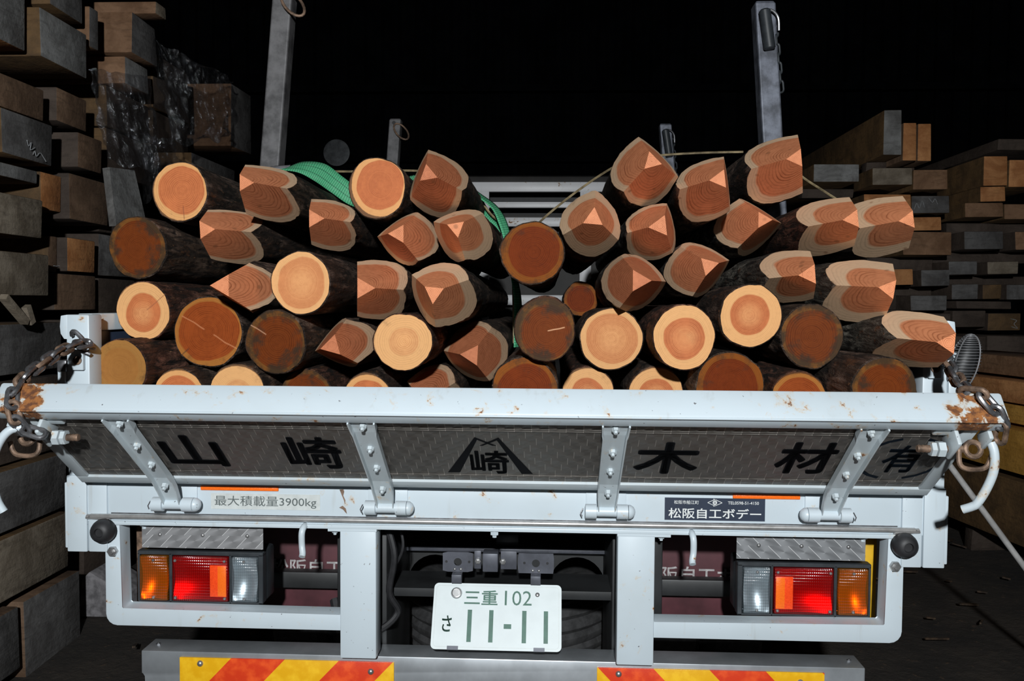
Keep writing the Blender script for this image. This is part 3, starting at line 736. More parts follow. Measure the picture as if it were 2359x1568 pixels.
def pv(v): return (.5 - v) * .165
for u in (.290, .457, .713, .880):
    sheet('digit', [(pu(u) - .0055, pv(.885)), (pu(u) + .0055, pv(.885)), (pu(u) + .0055, pv(.405)), (pu(u) - .0055, pv(.405))], .0, .0014, PL, GN, pl)
sheet('dash', [(pu(.585) - .0095, pv(.68)), (pu(.585) + .0095, pv(.68)), (pu(.585) + .0095, pv(.61)), (pu(.585) - .0095, pv(.61))], .0, .0014, PL, GN, pl)
text('characters', '三重', GN, pl, PL, .086, .037, pu(.372), pv(.215), .012, .0014)
sheet('digit', [(pu(.566) - .0026, pv(.325)), (pu(.566) + .0026, pv(.325)), (pu(.566) + .0026, pv(.105)), (pu(.566) - .0026, pv(.105))], .0, .0014, PL, GN, pl)
text('characters', '02', GN, pl, PL, .050, .0365, pu(.692), pv(.215), -.004, .0014)
text('characters', 'さ', GN, pl, PL, .024, .039, pu(.115), pv(.62), .02, .0014)
lathe('seal_cap', [(.0145, 0), (.0145, .003), (.0125, .007), (.010, .0078), (.010, .0065), (0, .0065)], PL @ Vector((pu(.178), pv(.155), 0)), PL.to_3x3() @ Vector((0, 0, 1)), M['zinc'], pl, 24)
bolt('screw', PL @ Vector((pu(.812), pv(.155), 0)), PL.to_3x3() @ Vector((0, 0, 1)), .006, .003, M['zinc'], pl, False)
for u in (.17, .83):
    sheet('clip', [(pu(u) - .014, -.0835), (pu(u) + .014, -.0835), (pu(u) + .014, -.074), (pu(u) - .014, -.074)], -.004, .003, PL, M['bracket'], pl)
# plate lamp brackets
for (xa, xb) in ((-.145, -.066), (.052, .146)):
    bm = bmesh.new(); cxx = (xa + xb) / 2 ; hz = .889; n = 24
    # plate with a round hole
    outl = []
    for k in range(n):
        q = 2 * PI * k / n; c_, s_ = math.cos(q), math.sin(q); f_ = min(((xb - xa) / 2) / max(1e-6, abs(c_)), .026 / max(1e-6, abs(s_))); outl.append((cxx + c_ * f_, hz + s_ * f_))
    inn = [(cxx + .0105 * math.cos(2 * PI * k / n), hz + .0105 * math.sin(2 * PI * k / n)) for k in range(n)]
    for y_ in (.08, .083):
        a_ = [bm.verts.new((x, y_, z)) for x, z in outl]; b_ = [bm.verts.new((x, y_, z)) for x, z in inn]
        for k in range(n): bm.faces.new((a_[k], a_[(k + 1) % n], b_[(k + 1) % n], b_[k]))
    pb = done('plate_lamp_bracket', bm, M['bracket'], truck)
    for q in (-.030, .030): lathe('hole', [(.0035, 0), (.0035, .0004), (0, .0004)], (cxx + q, .0798, hz + .001), (0, -1, 0), M['rubber'], pb, 10)
    for q in (-.008, .008): bolt('rivet', (cxx + q, .08, hz - .019), (0, -1, 0), .004, .003, M['zinc'], pb, False)
    box('hanger', cxx - .013, cxx + .013, .05, .079, .842, .864, M['bracket'], pb, .001)
for (xa, xb, y_) in ((-.062, -.046, .10), (-.040, -.005, .075), (.000, .048, .10)):
    pass
ct = box('centre_bracket', -.040, .000, .074, .12, .866, .914, M['bracket'], truck, .002)
for (xa, xb) in ((-.064, -.046), (.006, .048)):
    box('bracket_wing', xa, xb, .10, .104, .866, .914, M['bracket'], ct, .001)
for xx in (-.054, .012): bolt('bolt', (xx, .10, .888), (0, -1, 0), .008, .012, M['zinc'], ct)
# chassis
prism('cross_angle', [(-.345, .785), (.345, .785), (.345, .795), (-.345, .795)], .15, .30, M['chassis'], truck)
box('angle_lip', -.345, .345, .148, .152, .772, .795, M['chassis'], truck, .001)
def crossmember():
    bm = bmesh.new(); y0, y1 = .50, .52; z0, z1 = .62, .815
    def arch(cx):
        return [(cx + .085 * math.cos(q), .70 + .085 * math.sin(q)) for q in [PI * k / 14 for k in range(15)]]
    top = [(-.36, z1), (.36, z1)]
    low = [(.36, z0), (.305, z0), (.305, .70)] + arch(.22)[1:-1] + [(.135, .70), (.135, z0), (-.135, z0), (-.135, .70)] + arch(-.22)[1:-1] + [(-.305, .70), (-.305, z0), (-.36, z0)]
    pts = top + low
    a_ = [bm.verts.new((x, y0, z)) for x, z in pts]; b_ = [bm.verts.new((x, y1, z)) for x, z in pts]; n = len(pts)
    bm.faces.new(a_); bm.faces.new(b_[::-1])
    for i in range(n): bm.faces.new((a_[i], b_[i], b_[(i + 1) % n], a_[(i + 1) % n]))
    return done('crossmember', bm, M['chassis'], truck)
xm = crossmember()
box('crossmember_lip', -.36, .36, .44, .52, .812, .824, M['bracket'], xm, .003)
box('crossmember_bracket', -.03, .04, .47, .56, .824, .86, M['chassis'], xm, .003)
for sx in (-1, 1):
    box('chassis_rail', *sorted((sx * .36, sx * .43)), .10, 5.2, .74, .98, M['chassis'], truck, .004)
    box('rail_plate', *sorted((sx * .30, sx * .36)), .12, .50, .44, .99, M['chassis'], truck, .004)
tube('hose', smoothpts([(-.30, .11, .98), (-.275, .09, .90), (-.29, .10, .80), (-.27, .12, .74), (-.31, .10, .70), (-.36, .12, .69)], 6), .009, M['rubber'], truck, 8)
tube('hose', smoothpts([(-.27, .12, .99), (-.255, .11, .92), (-.28, .12, .86), (-.31, .14, .82)], 6), .004, M['rubber'], truck, 8)
tube('hose', smoothpts([(-.46, .2, .74), (-.44, .17, .70), (-.42, .18, .69), (-.40, .2, .72)], 6), .016, M['rubber'], truck, 8)
# spare wheel slung flat under the frame
sw = []
for k in range(15):
    z_ = -.10 + .20 * k / 14; g_ = .012 if k % 3 == 1 else 0.0; sw.append((.375 - 1.6 * z_ * z_ - g_, z_))
lathe('spare_tyre', [(.20, -.10), (.30, -.115)] + sw + [(.30, .115), (.20, .10)], (0, .83, .535), (0, 0, 1), M['tyre'], truck, 56)
# steel bumper
bmp = prism('rear_bumper', [(-.934, .651), (.934, .651), (.934, .59), (.922, .585), (.922, .45), (-.922, .45), (-.922, .585), (-.934, .59)], .037, .12, M['steel'], truck, .003)
for sx in (-1, 1):
    box('bumper_stay', *sorted((sx * .33, sx * .39)), .06, .6, .50, .74, M['chassis'], truck, .003)
    bolt('bolt', (sx * .908, .08, .651), (0, 0, 1), .006, .005, M['iron'], bmp)
# headboard frame behind the cab
def headboard():
    hb = empty('headboard', (0, 0, 0)); hb.parent = truck; Y0, Y1 = 4.60, 4.66; GWm = M['guard_white']
    for zc, h in ((2.475, .075), (2.337, .045), (2.205, .07), (1.95, .06), (1.6, .08)): box('rail', -1.0, 1.0, Y0, Y1, zc - h / 2, zc + h / 2, GWm, hb, .004)
    for xx in (-1.0, -.40, .395, 1.0): box('upright', xx - .045, xx + .045, Y0 + .002, Y1 - .002, 1.205, 2.51, GWm, hb, .004)
    box('backing', -.97, .97, Y1 + .12, Y1 + .14, 1.205, 2.12, M['cab'], hb, 0)
    box('plank', -.6, .6, Y1 + .02, Y1 + .06, 2.215, 2.27, M['cab'], hb, .003)
headboard()
cabn = box('cab', -1.02, 1.02, 4.95, 6.5, .75, 2.62, M['cab'], truck, .05)
box('cab_window', -.6, .6, 4.945, 4.955, 2.15, 2.45, M['rubber'], cabn, 0)
# wire guarded lamp on the right flank
wg = empty('wire_guard', (0, 0, 0)); wg.parent = truck
gc = at(2219, 838, .45)
box('guard_arm', 1.10, gc.x - .01, .44, .47, gc.z - .01, gc.z + .035, W, wg, .003)
def gpt(a_, b_):   # half-dome cage: a_ along the long axis, b_ around
    return gc + Vector((.046 * math.cos(a_) * math.cos(b_), -.040 * math.cos(a_) * math.sin(b_) , .088 * math.sin(a_))) + Vector((.02 * math.sin(a_), 0, 0))
for k in range(27):
    a_ = -1.35 + 2.7 * k / 26; tube('cage_wire', [gpt(a_, 2 * PI * q / 16) for q in range(16)], .0012, M['wire_guard'], wg, 5, True)
for k in range(4):
    tube('cage_rib', [gpt(-PI / 2 + PI * q / 14, PI / 2 * k + .9) for q in range(15)], .0022, M['wire_guard'], wg, 6)
bm = bmesh.new(); bmesh.ops.create_uvsphere(bm, u_segments=16, v_segments=10, radius=1)
for v in bm.verts: v.co = gc + Vector((v.co.x * .038 + .02 * v.co.z, v.co.y * .033, v.co.z * .078))
done('lamp_body', bm, M['chassis'], wg, True)

# ------------------------------------------------------------------ the logs
LOGS = {  # x, y of the cut end (flat) or of the full girth behind the point (pointed), z, radius, height/width
'F1': (-0.929, 0.290, 1.879, 0.0800, 1.08), 'F2': (-1.026, 0.231, 1.716, 0.0821, 1.08), 'F3': (-0.986, 0.178, 1.540, 0.0799, 1.03),
'F4': (-0.815, 0.203, 1.483, 0.0979, 1.01), 'F5': (-0.615, 0.170, 1.457, 0.0845, 1.04), 'F6': (-0.992, 0.056, 1.391, 0.0743, 1.02),
'F7': (-0.863, 0.121, 1.321, 0.0676, 1.00), 'F8': (-0.717, 0.155, 1.325, 0.0743, 1.00), 'F9': (-0.563, 0.279, 1.302, 0.0755, 1.00),
'F10': (-0.539, 0.148, 1.618, 0.0810, 1.07), 'F11': (-0.381, 0.392, 1.903, 0.0850, 1.08), 'F12': (-0.275, 0.215, 1.459, 0.0832, 0.96),
'F13': (-0.385, 0.269, 1.302, 0.0676, 1.00), 'F14': (0.082, 0.162, 1.700, 0.0873, 0.96), 'F15': (0.119, -0.073, 1.505, 0.0751, 1.06),
'F16': (0.069, -0.027, 1.351, 0.0835, 1.00), 'F17': (0.305, 0.308, 1.468, 0.0904, 0.99), 'F18': (0.483, 0.135, 1.480, 0.0837, 1.04),
'F19': (0.651, 0.119, 1.538, 0.0833, 1.00), 'F20': (0.809, 0.122, 1.485, 0.0799, 1.06), 'F21': (0.243, 0.369, 1.311, 0.0759, 1.00),
'F22': (0.433, 0.305, 1.316, 0.0786, 1.00), 'F23': (0.607, 0.151, 1.351, 0.0917, 1.00), 'F24': (0.773, 0.101, 1.326, 0.0716, 1.00),
'F25': (0.919, -0.085, 1.369, 0.0777, 1.00), 'F26': (0.236, 0.842, 1.584, 0.0600, 1.00),
'P1': (-0.695, 0.491, 1.887, 0.0801, 1.00), 'P2': (-0.810, 0.505, 1.762, 0.0808, 1.00), 'P3': (-0.515, 0.497, 1.795, 0.0748, 1.00),
'P4': (-0.697, 0.283, 1.607, 0.0742, 1.00), 'P5': (-0.368, 0.443, 1.605, 0.0877, 1.00), 'P6': (-0.162, 0.297, 1.591, 0.0887, 1.00),
'P7': (-0.451, 0.392, 1.450, 0.0722, 1.00), 'P8': (-0.095, 0.618, 1.417, 0.0934, 1.00), 'P9': (-0.204, 0.503, 1.916, 0.0891, 1.00),
'P10': (-0.282, 0.467, 1.753, 0.0777, 1.00), 'P11': (-0.118, 0.411, 1.764, 0.0809, 1.00), 'P12': (0.244, 0.434, 1.794, 0.0888, 1.00),
'P13': (0.403, 0.536, 1.953, 0.0932, 1.00), 'P14': (0.579, 0.499, 1.900, 0.0878, 1.00), 'P15': (0.810, 0.631, 1.974, 0.0972, 1.00),
'P16': (0.426, 0.495, 1.778, 0.0815, 1.00), 'P17': (0.728, 0.637, 1.806, 0.0854, 1.00), 'P18': (0.548, 0.451, 1.669, 0.0814, 1.00),
'P19': (0.360, 0.381, 1.627, 0.0820, 1.00), 'P20': (0.901, 0.414, 1.787, 0.0770, 1.00), 'P21': (1.066, 0.477, 1.791, 0.0839, 1.00),
'P22': (0.778, 0.336, 1.643, 0.0725, 1.00), 'P23': (0.933, 0.238, 1.606, 0.0836, 1.00), 'P24': (0.990, 0.060, 1.486, 0.0676, 1.00),
'P25': (-0.223, 0.581, 1.290, 0.0829, 1.00)}
FLAT = {  # style, growth rings, pith offset (share of radius), cracks, label
'F1': ('fresh', 17, (.08, .06), [(275, .55, .95, (.20, .06, .03))], 'flat-sawn log with thin pale rim, topmost at the far left of the pile'),
'F2': ('dirty', 20, (0, 0), None, 'dark dirty log end sticking out farthest left, second log down'),
'F3': ('wide', 18, (.02, -.05), [(38, .15, 1.0, (.30, .10, .05))], 'flat-sawn log with wide pale rim above the left corner post'),
'F4': ('amber', 22, (0, 0), [(150, .15, .85, (.55, .22, .10)), (330, .2, .95, (.55, .22, .10)), (222, .75, 1.0, (.05, .03, .02))], 'large orange log end with cracks from the heart, left lower row'),
'F5': ('dirty', 16, (.05, .0), [(148, .45, 1.0, (.55, .30, .18))], 'brown log end with bright rings and grey mould at its lower right'),
'F6': ('tan', 24, (0, 0), None, 'mustard-tan log end lying against the left corner post'),
'F7': ('fresh', 18, (0, -.1), None, 'flat-sawn log half hidden by the gate rail, second from the left post'),
'F8': ('sap', 20, (0, -.1), None, 'pale cream log end half hidden by the gate rail, third from the left post'),
'F9': ('dirty', 18, (0, 0), None, 'dull brown log end half hidden by the gate rail, under the mouldy-ringed log'),
'F10': ('pale', 26, (.03, .02), None, 'flat-sawn log with pale heart, second row up on the left, standing proud'),
'F11': ('fresh', 24, (.12, .1), None, 'flat-sawn log with cream rim on top of the pile beside the green strap'),
'F12': ('sap', 15, (.06, .02), None, 'pale flat-sawn log with a small dark knot, second row left of centre'),
'F13': ('fresh', 16, (0, -.1), None, 'flat-sawn reddish log half hidden by the gate rail, below the pale knotted log'),
'F14': ('dark', 18, (.05, .05), None, 'wet dark orange log end sagging in the middle gap of the pile'),
'F15': ('dirty', 18, (.02, -.08), [(12, .1, .6, (.80, .45, .25))], 'stained log end with grey mould on its upper half, just below the middle gap'),
'F16': ('dark', 20, (0, 0), None, 'dark red-brown log end half hidden by the gate rail at the centre'),
'F17': ('pale', 22, (0, .0), None, 'large pale-hearted flat-sawn log right of centre, leftmost of three fresh round ends'),
'F18': ('wide', 24, (.02, -.02), None, 'flat-sawn log with broad cream rim, middle of three fresh round ends'),
'F19': ('wide', 24, (-.04, .02), None, 'flat-sawn log with broad cream rim, highest of three fresh round ends'),
'F20': ('dirty', 16, (0, 0), None, 'mouldy brown log end at the right, next to the highest fresh round end'),
'F21': ('wide', 16, (0, -.1), None, 'wide-rimmed log half hidden by the gate rail, right of the centre red one'),
'F22': ('wide', 18, (0, -.1), None, 'wide-rimmed log half hidden by the gate rail, under the middle fresh round end'),
'F23': ('dark', 24, (0, 0), None, 'large rust-red log end half hidden by the gate rail, right half'),
'F24': ('amber', 18, (0, -.1), None, 'smallish reddish log half hidden by the gate rail, second from the right post'),
'F25': ('dirty', 22, (0, 0), None, 'big orange-brown log end lying against the right corner post'),
'F26': ('dark', 10, (0, 0), None, 'small orange log end deep in the gap right of the sagging dark log')}  # F26: dark style puts the dimness of the deep gap into its colour
POINT = {  # ridge angle, style, bark, point length, tip inradius, rings, tip offset, label
'P1': (0, 'point', 1, .33, .013, 13, (0, 0), 'pointed log on top left, its sawn facets turned left in front of the strap'),
'P2': (3, 'point', 0, .33, .014, 12, (0, 0), 'pointed log under the top left one, ridge running level to the right'),
'P3': (0, 'point', 0, .30, .014, 15, (0, 0), 'pointed log with pale grey upper facet below the strap on the left'),
'P4': (60, 'point', 0, .28, .016, 13, (0, 0), 'pointed log mostly hidden behind the proud pale-hearted log on the left'),
'P5': (0, 'point', 1, .30, .016, 17, (0, 0), 'pointed log with upright left edge, left of centre in the third row'),
'P6': (25, 'pointw', 1, .28, .014, 15, (0, 0), 'large pointed log with knotty torn facet left of the middle gap'),
'P7': (75, 'point_d', 0, .26, .016, 15, (0, 0), 'small dark pointed log tucked between two rows left of centre'),
'P8': (57, 'point_d', 1, .28, .017, 17, (0, 0), 'dark reddish pointed log low beside the mouldy centre log'),
'P9': (100, 'point_d', 1, .30, .014, 16, (0, 0), 'pointed log on top with tip upward, right of the cream-rimmed top log'),
'P10': (60, 'point', 0, .28, .014, 12, (0, 0), 'small pointed log with tip to the left, second row from the top'),
'P11': (40, 'pointw', 2, .28, .013, 14, (0, 0), 'pointed log with bold rings at the left edge of the middle gap'),
'P12': (85, 'pointw', 2, .26, .015, 15, (0, 0), 'pointed log with bright triangular tip at the right edge of the middle gap'),
'P13': (225, 'point', 1, .31, .014, 14, (0, 0), 'tilted-looking pointed log, leftmost of the three highest on the right'),
'P14': (187, 'point', 1, .31, .014, 15, (0, 0), 'pointed log between the two highest ones on the right'),
'P15': (186, 'point', 0, .33, .014, 15, (0, 0), 'highest pointed log, standing before the right rear stake'),
'P16': (67, 'point', 3, .28, .016, 13, (0, 0), 'small pointed log under the three highest ones, left'),
'P17': (0, 'point', 3, .31, .013, 16, (0, 0), 'pointed log with sharp tip to the right, middle of the right half'),
'P18': (15, 'point', 3, .29, .014, 16, (0, 0), 'pointed log with dark right facet above the middle fresh round end'),
'P19': (0, 'point_d', 3, .28, .016, 17, (0, 0), 'pointed log with brown facets just above the leftmost fresh round end'),
'P20': (187, 'pointw', 2, .31, .013, 13, (0, 0), 'pointed log with creamy upper facet, second from right in its row'),
'P21': (188, 'pointw', 0, .31, .013, 12, (0, 0), 'pointed log reaching farthest right in the upper rows'),
'P22': (185, 'pointw', 3, .29, .014, 13, (0, 0), 'pointed log right above the highest fresh round end'),
'P23': (172, 'pointw', 3, .30, .013, 14, (0, 0), 'pointed log with a split knot on its lower facet, right side'),
'P24': (176, 'pointw', 3, .31, .013, 12, (0, 0), 'lowest right pointed log, jutting past the right corner post'),
'P25': (30, 'point_d', 1, .26, .02, 15, (0, 0), 'pointed log in the bottom row, left of the centre red one, mostly hidden')}
def make_log(key, k):
    x, y, z, R, ez = LOGS[key]; pointed = key in POINT; rnd = random.Random(k * 13 + 5)
    tip = POINT[key][3] if pointed else 0.0
    y_start = y - tip; L_ = (1.9 + .35 * rnd.random())
    if abs(x) + R > .92: L_ = max(.55, 1.135 - y_start - .0)
    if key == 'F26': L_ = .6
    root = empty('pointed_log' if pointed else 'log', (x, y_start, z))
    seed = k * 7.31; NS = 64
    ys = [0, .008, .02, .04, .06, .09, .12, .15, .18, .21, .24, .27, .30, .33, .37, .42, .48, .55, .65, .78, .92, 1.1]
    ys = [q for q in ys if q < L_ - .05] + [q for q in (1.3, 1.55, 1.8, 2.05) if q < L_ - .05] + [L_]
    tx, tz = (rnd.uniform(-.10, .10), rnd.uniform(-.08, .08)) if not pointed else (0, 0)
    bm = bmesh.new(); rings = []
    for q in ys:
        rg = []
        for i in range(NS):
            a = 2 * PI * i / NS; c_, s_ = math.cos(a), math.sin(a)
            lump = .045 * noise.noise(Vector((c_ * 1.1 + seed, s_ * 1.1, q * 1.2))) + .03 * noise.noise(Vector((c_ * 3 + seed, s_ * 3, q * 5))) + (.026 if q > .015 or pointed else .012) * noise.noise(Vector((c_ * 11 + seed, s_ * 11, q * 18)))
            rad = R * (1 + lump) * (1 - .05 * q)
            px_, pz_ = c_ * rad, s_ * rad * ez
            rg.append(bm.verts.new((px_, q + (tx * px_ + tz * pz_ if q < .1 else 0), pz_)))
        rings.append(rg)
    for a_, b_ in zip(rings, rings[1:]):
        for i in range(NS): bm.faces.new((a_[i], a_[(i + 1) % NS], b_[(i + 1) % NS], b_[i]))
    if pointed:
        cap = bm.faces.new(rings[0][::-1]); cap.material_index = 1
    else:                                   # bark ring around the sawn wood, chipped and set back a little
        inner = [bm.verts.new((v.co.x * .962, v.co.y, v.co.z * .962)) for v in rings[0]]
        for i, v in enumerate(rings[0]): v.co.y += .003 + .006 * abs(noise.noise(Vector((i * .9, seed, 1))))
        for i in range(NS): bm.faces.new((rings[0][(i + 1) % NS], rings[0][i], inner[i], inner[(i + 1) % NS]))
        cap = bm.faces.new(inner[::-1]); cap.material_index = 1
    bm.faces.new(rings[-1])
    if pointed:
        ra, sty, bk, tip, ri, nr, to, lab = POINT[key]
        for j in range(3):
            a = math.radians(ra + 60 + 120 * j); nn = Vector((math.cos(a), 0, math.sin(a)))
            tb = (R * 1.02 - ri) / tip * (1 + rnd.uniform(-.08, .08))
            nrm = Vector((nn.x, -tb, nn.z)).normalized()
            res = bmesh.ops.bisect_plane(bm, geom=bm.verts[:] + bm.edges[:] + bm.faces[:], dist=1e-5, plane_co=nn * ri, plane_no=nrm, clear_outer=True)
            ed = [e for e in res['geom_cut'] if isinstance(e, bmesh.types.BMEdge)]
            ed = [e for e in ed if e.is_valid and len(e.link_faces) < 2]
            fr = bmesh.ops.edgenet_fill(bm, edges=ed)
            for f in fr['faces']: f.material_index = 1
    else:
        sty, nr, po, cr, lab = FLAT[key]; bk = k % 3
    bmesh.ops.recalc_face_normals(bm, faces=bm.faces[:])
    # split sawn faces from bark
    cut = bm.copy()
    bmesh.ops.delete(bm, geom=[f for f in bm.faces if f.material_index == 1], context='FACES')
    bmesh.ops.delete(cut, geom=[f for f in cut.faces if f.material_index == 0], context='FACES')
    me = bpy.data.meshes.new('bark'); bm.to_mesh(me); bm.free(); me.polygons.foreach_set('use_smooth', [True] * len(me.polygons)); me.set_sharp_from_angle(angle=math.radians(38))
    link('bark', me, root, BARK[bk])
    wm = wood_mat('wood_' + key, sty, R, ez, seed, nr, (0, 0) if pointed else (po[0] * R, po[1] * R), None if pointed else cr)
    for f in cut.faces: f.material_index = 0
    me = bpy.data.meshes.new('sawn_point' if pointed else 'sawn_end'); cut.to_mesh(me); cut.free()
    link(me.name.split('.')[0], me, root, wm)
    tag(root, lab, 'log', 'sharpened logs in the load' if pointed else 'flat-sawn logs in the load')
    return root
for k, key in enumerate(LOGS): make_log(key, k)

# ------------------------------------------------------------------ stakes standing in the bed
def stake(name, label, y, xb, xt, zt, w, m, ring=None, pin=None):
    root = empty(name, (xb, y, 1.205)); h = zt - 1.205; dx = xt - xb
    bm = bmesh.new(); r_ = w / 2; prof = rrect(w, w, w * .09, 3); R0 = []
    for (zz, kx, sc) in ((0, 0, 1), (h - w * .12, dx * (h - w * .12) / h, 1), (h, dx, .86)):
        R0.append([bm.verts.new((x * sc + kx, yy * sc, zz)) for x, yy in prof])
    for a_, b_ in zip(R0, R0[1:]):
        for i in range(len(prof)): bm.faces.new((a_[i], a_[(i + 1) % len(prof)], b_[(i + 1) % len(prof)], b_[i]))
    bm.faces.new(R0[0][::-1]); bm.faces.new(R0[-1]); done('shaft', bm, m, root)
    def sp(z, ox, oy): return Vector((dx * (z - 1.205) / h + ox, oy, z - 1.205))
    if ring:
        zc = ring; c = sp(zc, w * .45, -r_ * .9); pts = [c + Vector((-.045 * math.cos(q) * 1.0 + .012, -.018 - .012 * math.sin(q * 1), -.035 + .035 * math.cos(q + .6) - .02 * math.sin(q))) for q in [2 * PI * k / 20 for k in range(20)]]
        tube('ring', pts, .0055, M['rust_iron'], root, 8, True)
        lathe('ring_hole', [(.011, 0), (.011, .002), (0, .002)], sp(zc + .02, -.005, -r_), (0, -1, 0), M['rubber'], root, 14)
    if pin:
        z1, z0, ox = pin; c1 = sp(z1, ox, -r_ - .024); c0 = sp(z0, ox + .012, -r_ - .024)
        d = c1 - c0; lathe('locking_pin', [(.018, 0), (.0215, .004), (.0215, d.length - .006), (.015, d.length), (0, d.length)], c0, d, M['plastic'], root, 18)
        tube('pin_bow', smoothpts([c1, c1 + Vector((.03, 0, -.005)), c1 + Vector((.052, .005, -.03)), c1 + Vector((.057, .01, -.075))], 5), .005, M['iron'], root, 8)
        top = c1 + Vector((.048, .034, -.07)); n = 7
        for k in range(n): chain_link('chain_link', top + Vector((.004 * k, 0, -.034 * k)), (0.1, 0, -1), (1, 0, 0) if k % 2 else (0, 1, 0), .046, .022, .004, M['plastic'], root)
    return root
tag(stake('stake', 'tall grey steel stake rising behind the left side of the load', 1.2, -1.030, -.899, 2.78, .076, M['grey_stake'], ring=2.735), None, None)
tag(bpy.data.objects['stake'], 'tall grey steel stake rising behind the left side of the load', 'stake', 'stakes of the flatbed')
s2 = tag(stake('stake', '', 1.2, 1.030, .922, 2.70, .076, M['galv'], pin=(2.66, 2.515, -.012)), 'bluish steel stake with a black pin hanging at its top, right rear', 'stake', 'stakes of the flatbed')
s3 = tag(stake('stake', '', 3.1, -.92, -.812, 2.675, .070, M['grey_stake'], ring=2.63), 'short-looking stake with an iron ring, left and farther forward', 'stake', 'stakes of the flatbed')
s4 = tag(stake('stake', '', 3.1, .93, .802, 2.64, .070, M['galv'], pin=(2.60, 2.44, -.008)), 'short-looking stake with pin and chain, right and farther forward', 'stake', 'stakes of the flatbed')

# ------------------------------------------------------------------ green webbing strap over the load
def ribbon(name, spec, m, k=8):
    """spec: (point, width vector) pairs"""
    P_ = smoothpts([p for p, w in spec], k); Wv = smoothpts([w for p, w in spec], k); bm = bmesh.new(); uv = bm.loops.layers.uv.new('UVMap'); rows = []; acc = 0; prev = None; us = []
    for p, w in zip(P_, Wv):
        if prev is not None: acc += (p - prev).length
        prev = p; us.append(acc); rows.append([bm.verts.new(p + w * (j / 4 - .5)) for j in range(5)])
    for i in range(len(rows) - 1):
        for j in range(4):
            f = bm.faces.new((rows[i][j], rows[i + 1][j], rows[i + 1][j + 1], rows[i][j + 1]))
            for lp, (uu, vv) in zip(f.loops, ((us[i], j / 4), (us[i + 1], j / 4), (us[i + 1], (j + 1) / 4), (us[i], (j + 1) / 4))): lp[uv].uv = (uu, vv)
    me = bpy.data.meshes.new(name); bm.to_mesh(me); bm.free(); me.polygons.foreach_set('use_smooth', [True] * len(me.polygons))
    o = link(name, me, None, m); sm = o.modifiers.new('thick', 'SOLIDIFY'); sm.thickness = .003; return o
V = Vector
sp1 = [(at(650, 388, 1.02), V((.02, .05, .012))), (at(690, 384, 1.0), V((.0, .05, .045))), (at(735, 396, .98), V((.03, .03, .065))), (at(775, 424, .95), V((.035, .02, .06))), (at(815, 452, .95), V((.02, .02, .065))), (at(860, 470, 1.05), V((0, .03, .05))), (at(905, 440, 1.15), V((-.01, .04, .05))), (at(940, 416, 1.15), V((.01, .03, .04))), (at(1000, 402, 1.15), V((.02, .05, .02))), (at(1060, 415, 1.1), V((.01, .06, .015))), (at(1100, 446, 1.05), V((.006, .06, .018))), (at(1138, 475, 1.03), V((.016, .05, .012))), (at(1158, 510, 1.0), V((.026, .04, .01))), (at(1172, 560, .98), V((.026, .03, 0))), (at(1186, 640, .95), V((.022, .03, 0))), (at(1194, 700, .93), V((.024, .03, 0))), (at(1192, 800, .93), V((.022, .03, 0)))]
tag(ribbon('webbing_strap', sp1, M['strap']), 'green webbing strap slung over the left half of the log pile', 'strap')
sp2 = [(at(1090, 470, 1.12), V((.01, .03, .03))), (at(1118, 490, 1.10), V((.012, .03, .03))), (at(1145, 512, 1.08), V((.02, .03, .02))), (at(1160, 535, 1.06), V((.02, .03, 0)))]
tag(ribbon('webbing_end', sp2, M['strap']), 'short loose green webbing end beside the middle gap', 'strap')
tag(tube('tie_wire', smoothpts([at(648, 392, 1.16), at(800, 395, 1.20), at(945, 393, 1.20), at(1040, 402, 1.16), at(1092, 442, 1.1), at(1130, 492, 1.06), at(1168, 530, 1.03), at(1180, 600, 1.0), at(1183, 700, .97), at(1184, 790, .97)], 6), .0045, M['tie_wire'], None, 6), 'rusty tie wire running over the left logs down into the middle gap', 'wire')
tag(tube('tie_wire', smoothpts([at(1215, 545, 1.0), at(1252, 503, 1.0), at(1330, 440, 1.02), at(1412, 386, 1.08), at(1470, 365, 1.12), at(1530, 357, 1.15), at(1620, 352, 1.15), at(1712, 350, 1.15)], 6), .0045, M['tie_wire'], None, 6), 'tie wire stretched from the middle gap up to the right stake', 'wire')
tag(tube('tie_wire', smoothpts([at(1825, 385, 1.12), at(1852, 410, 1.10), at(1895, 438, 1.06), at(1945, 470, 1.02)], 6), .0045, M['tie_wire'], None, 6), 'short tie wire slanting down behind the highest pointed log', 'wire')

tag(ribbon('grey_sling', [(at(585, 396, 1.1), V((.0, .05, .02))), (at(625, 386, 1.08), V((.01, .05, .02))), (at(665, 383, 1.05), V((.0, .05, .02)))], simple('grey_webbing', (.32, .32, .34), .7, 0, .2, 60)), 'flat grey sling lying at the foot of the tall left stake', 'strap')

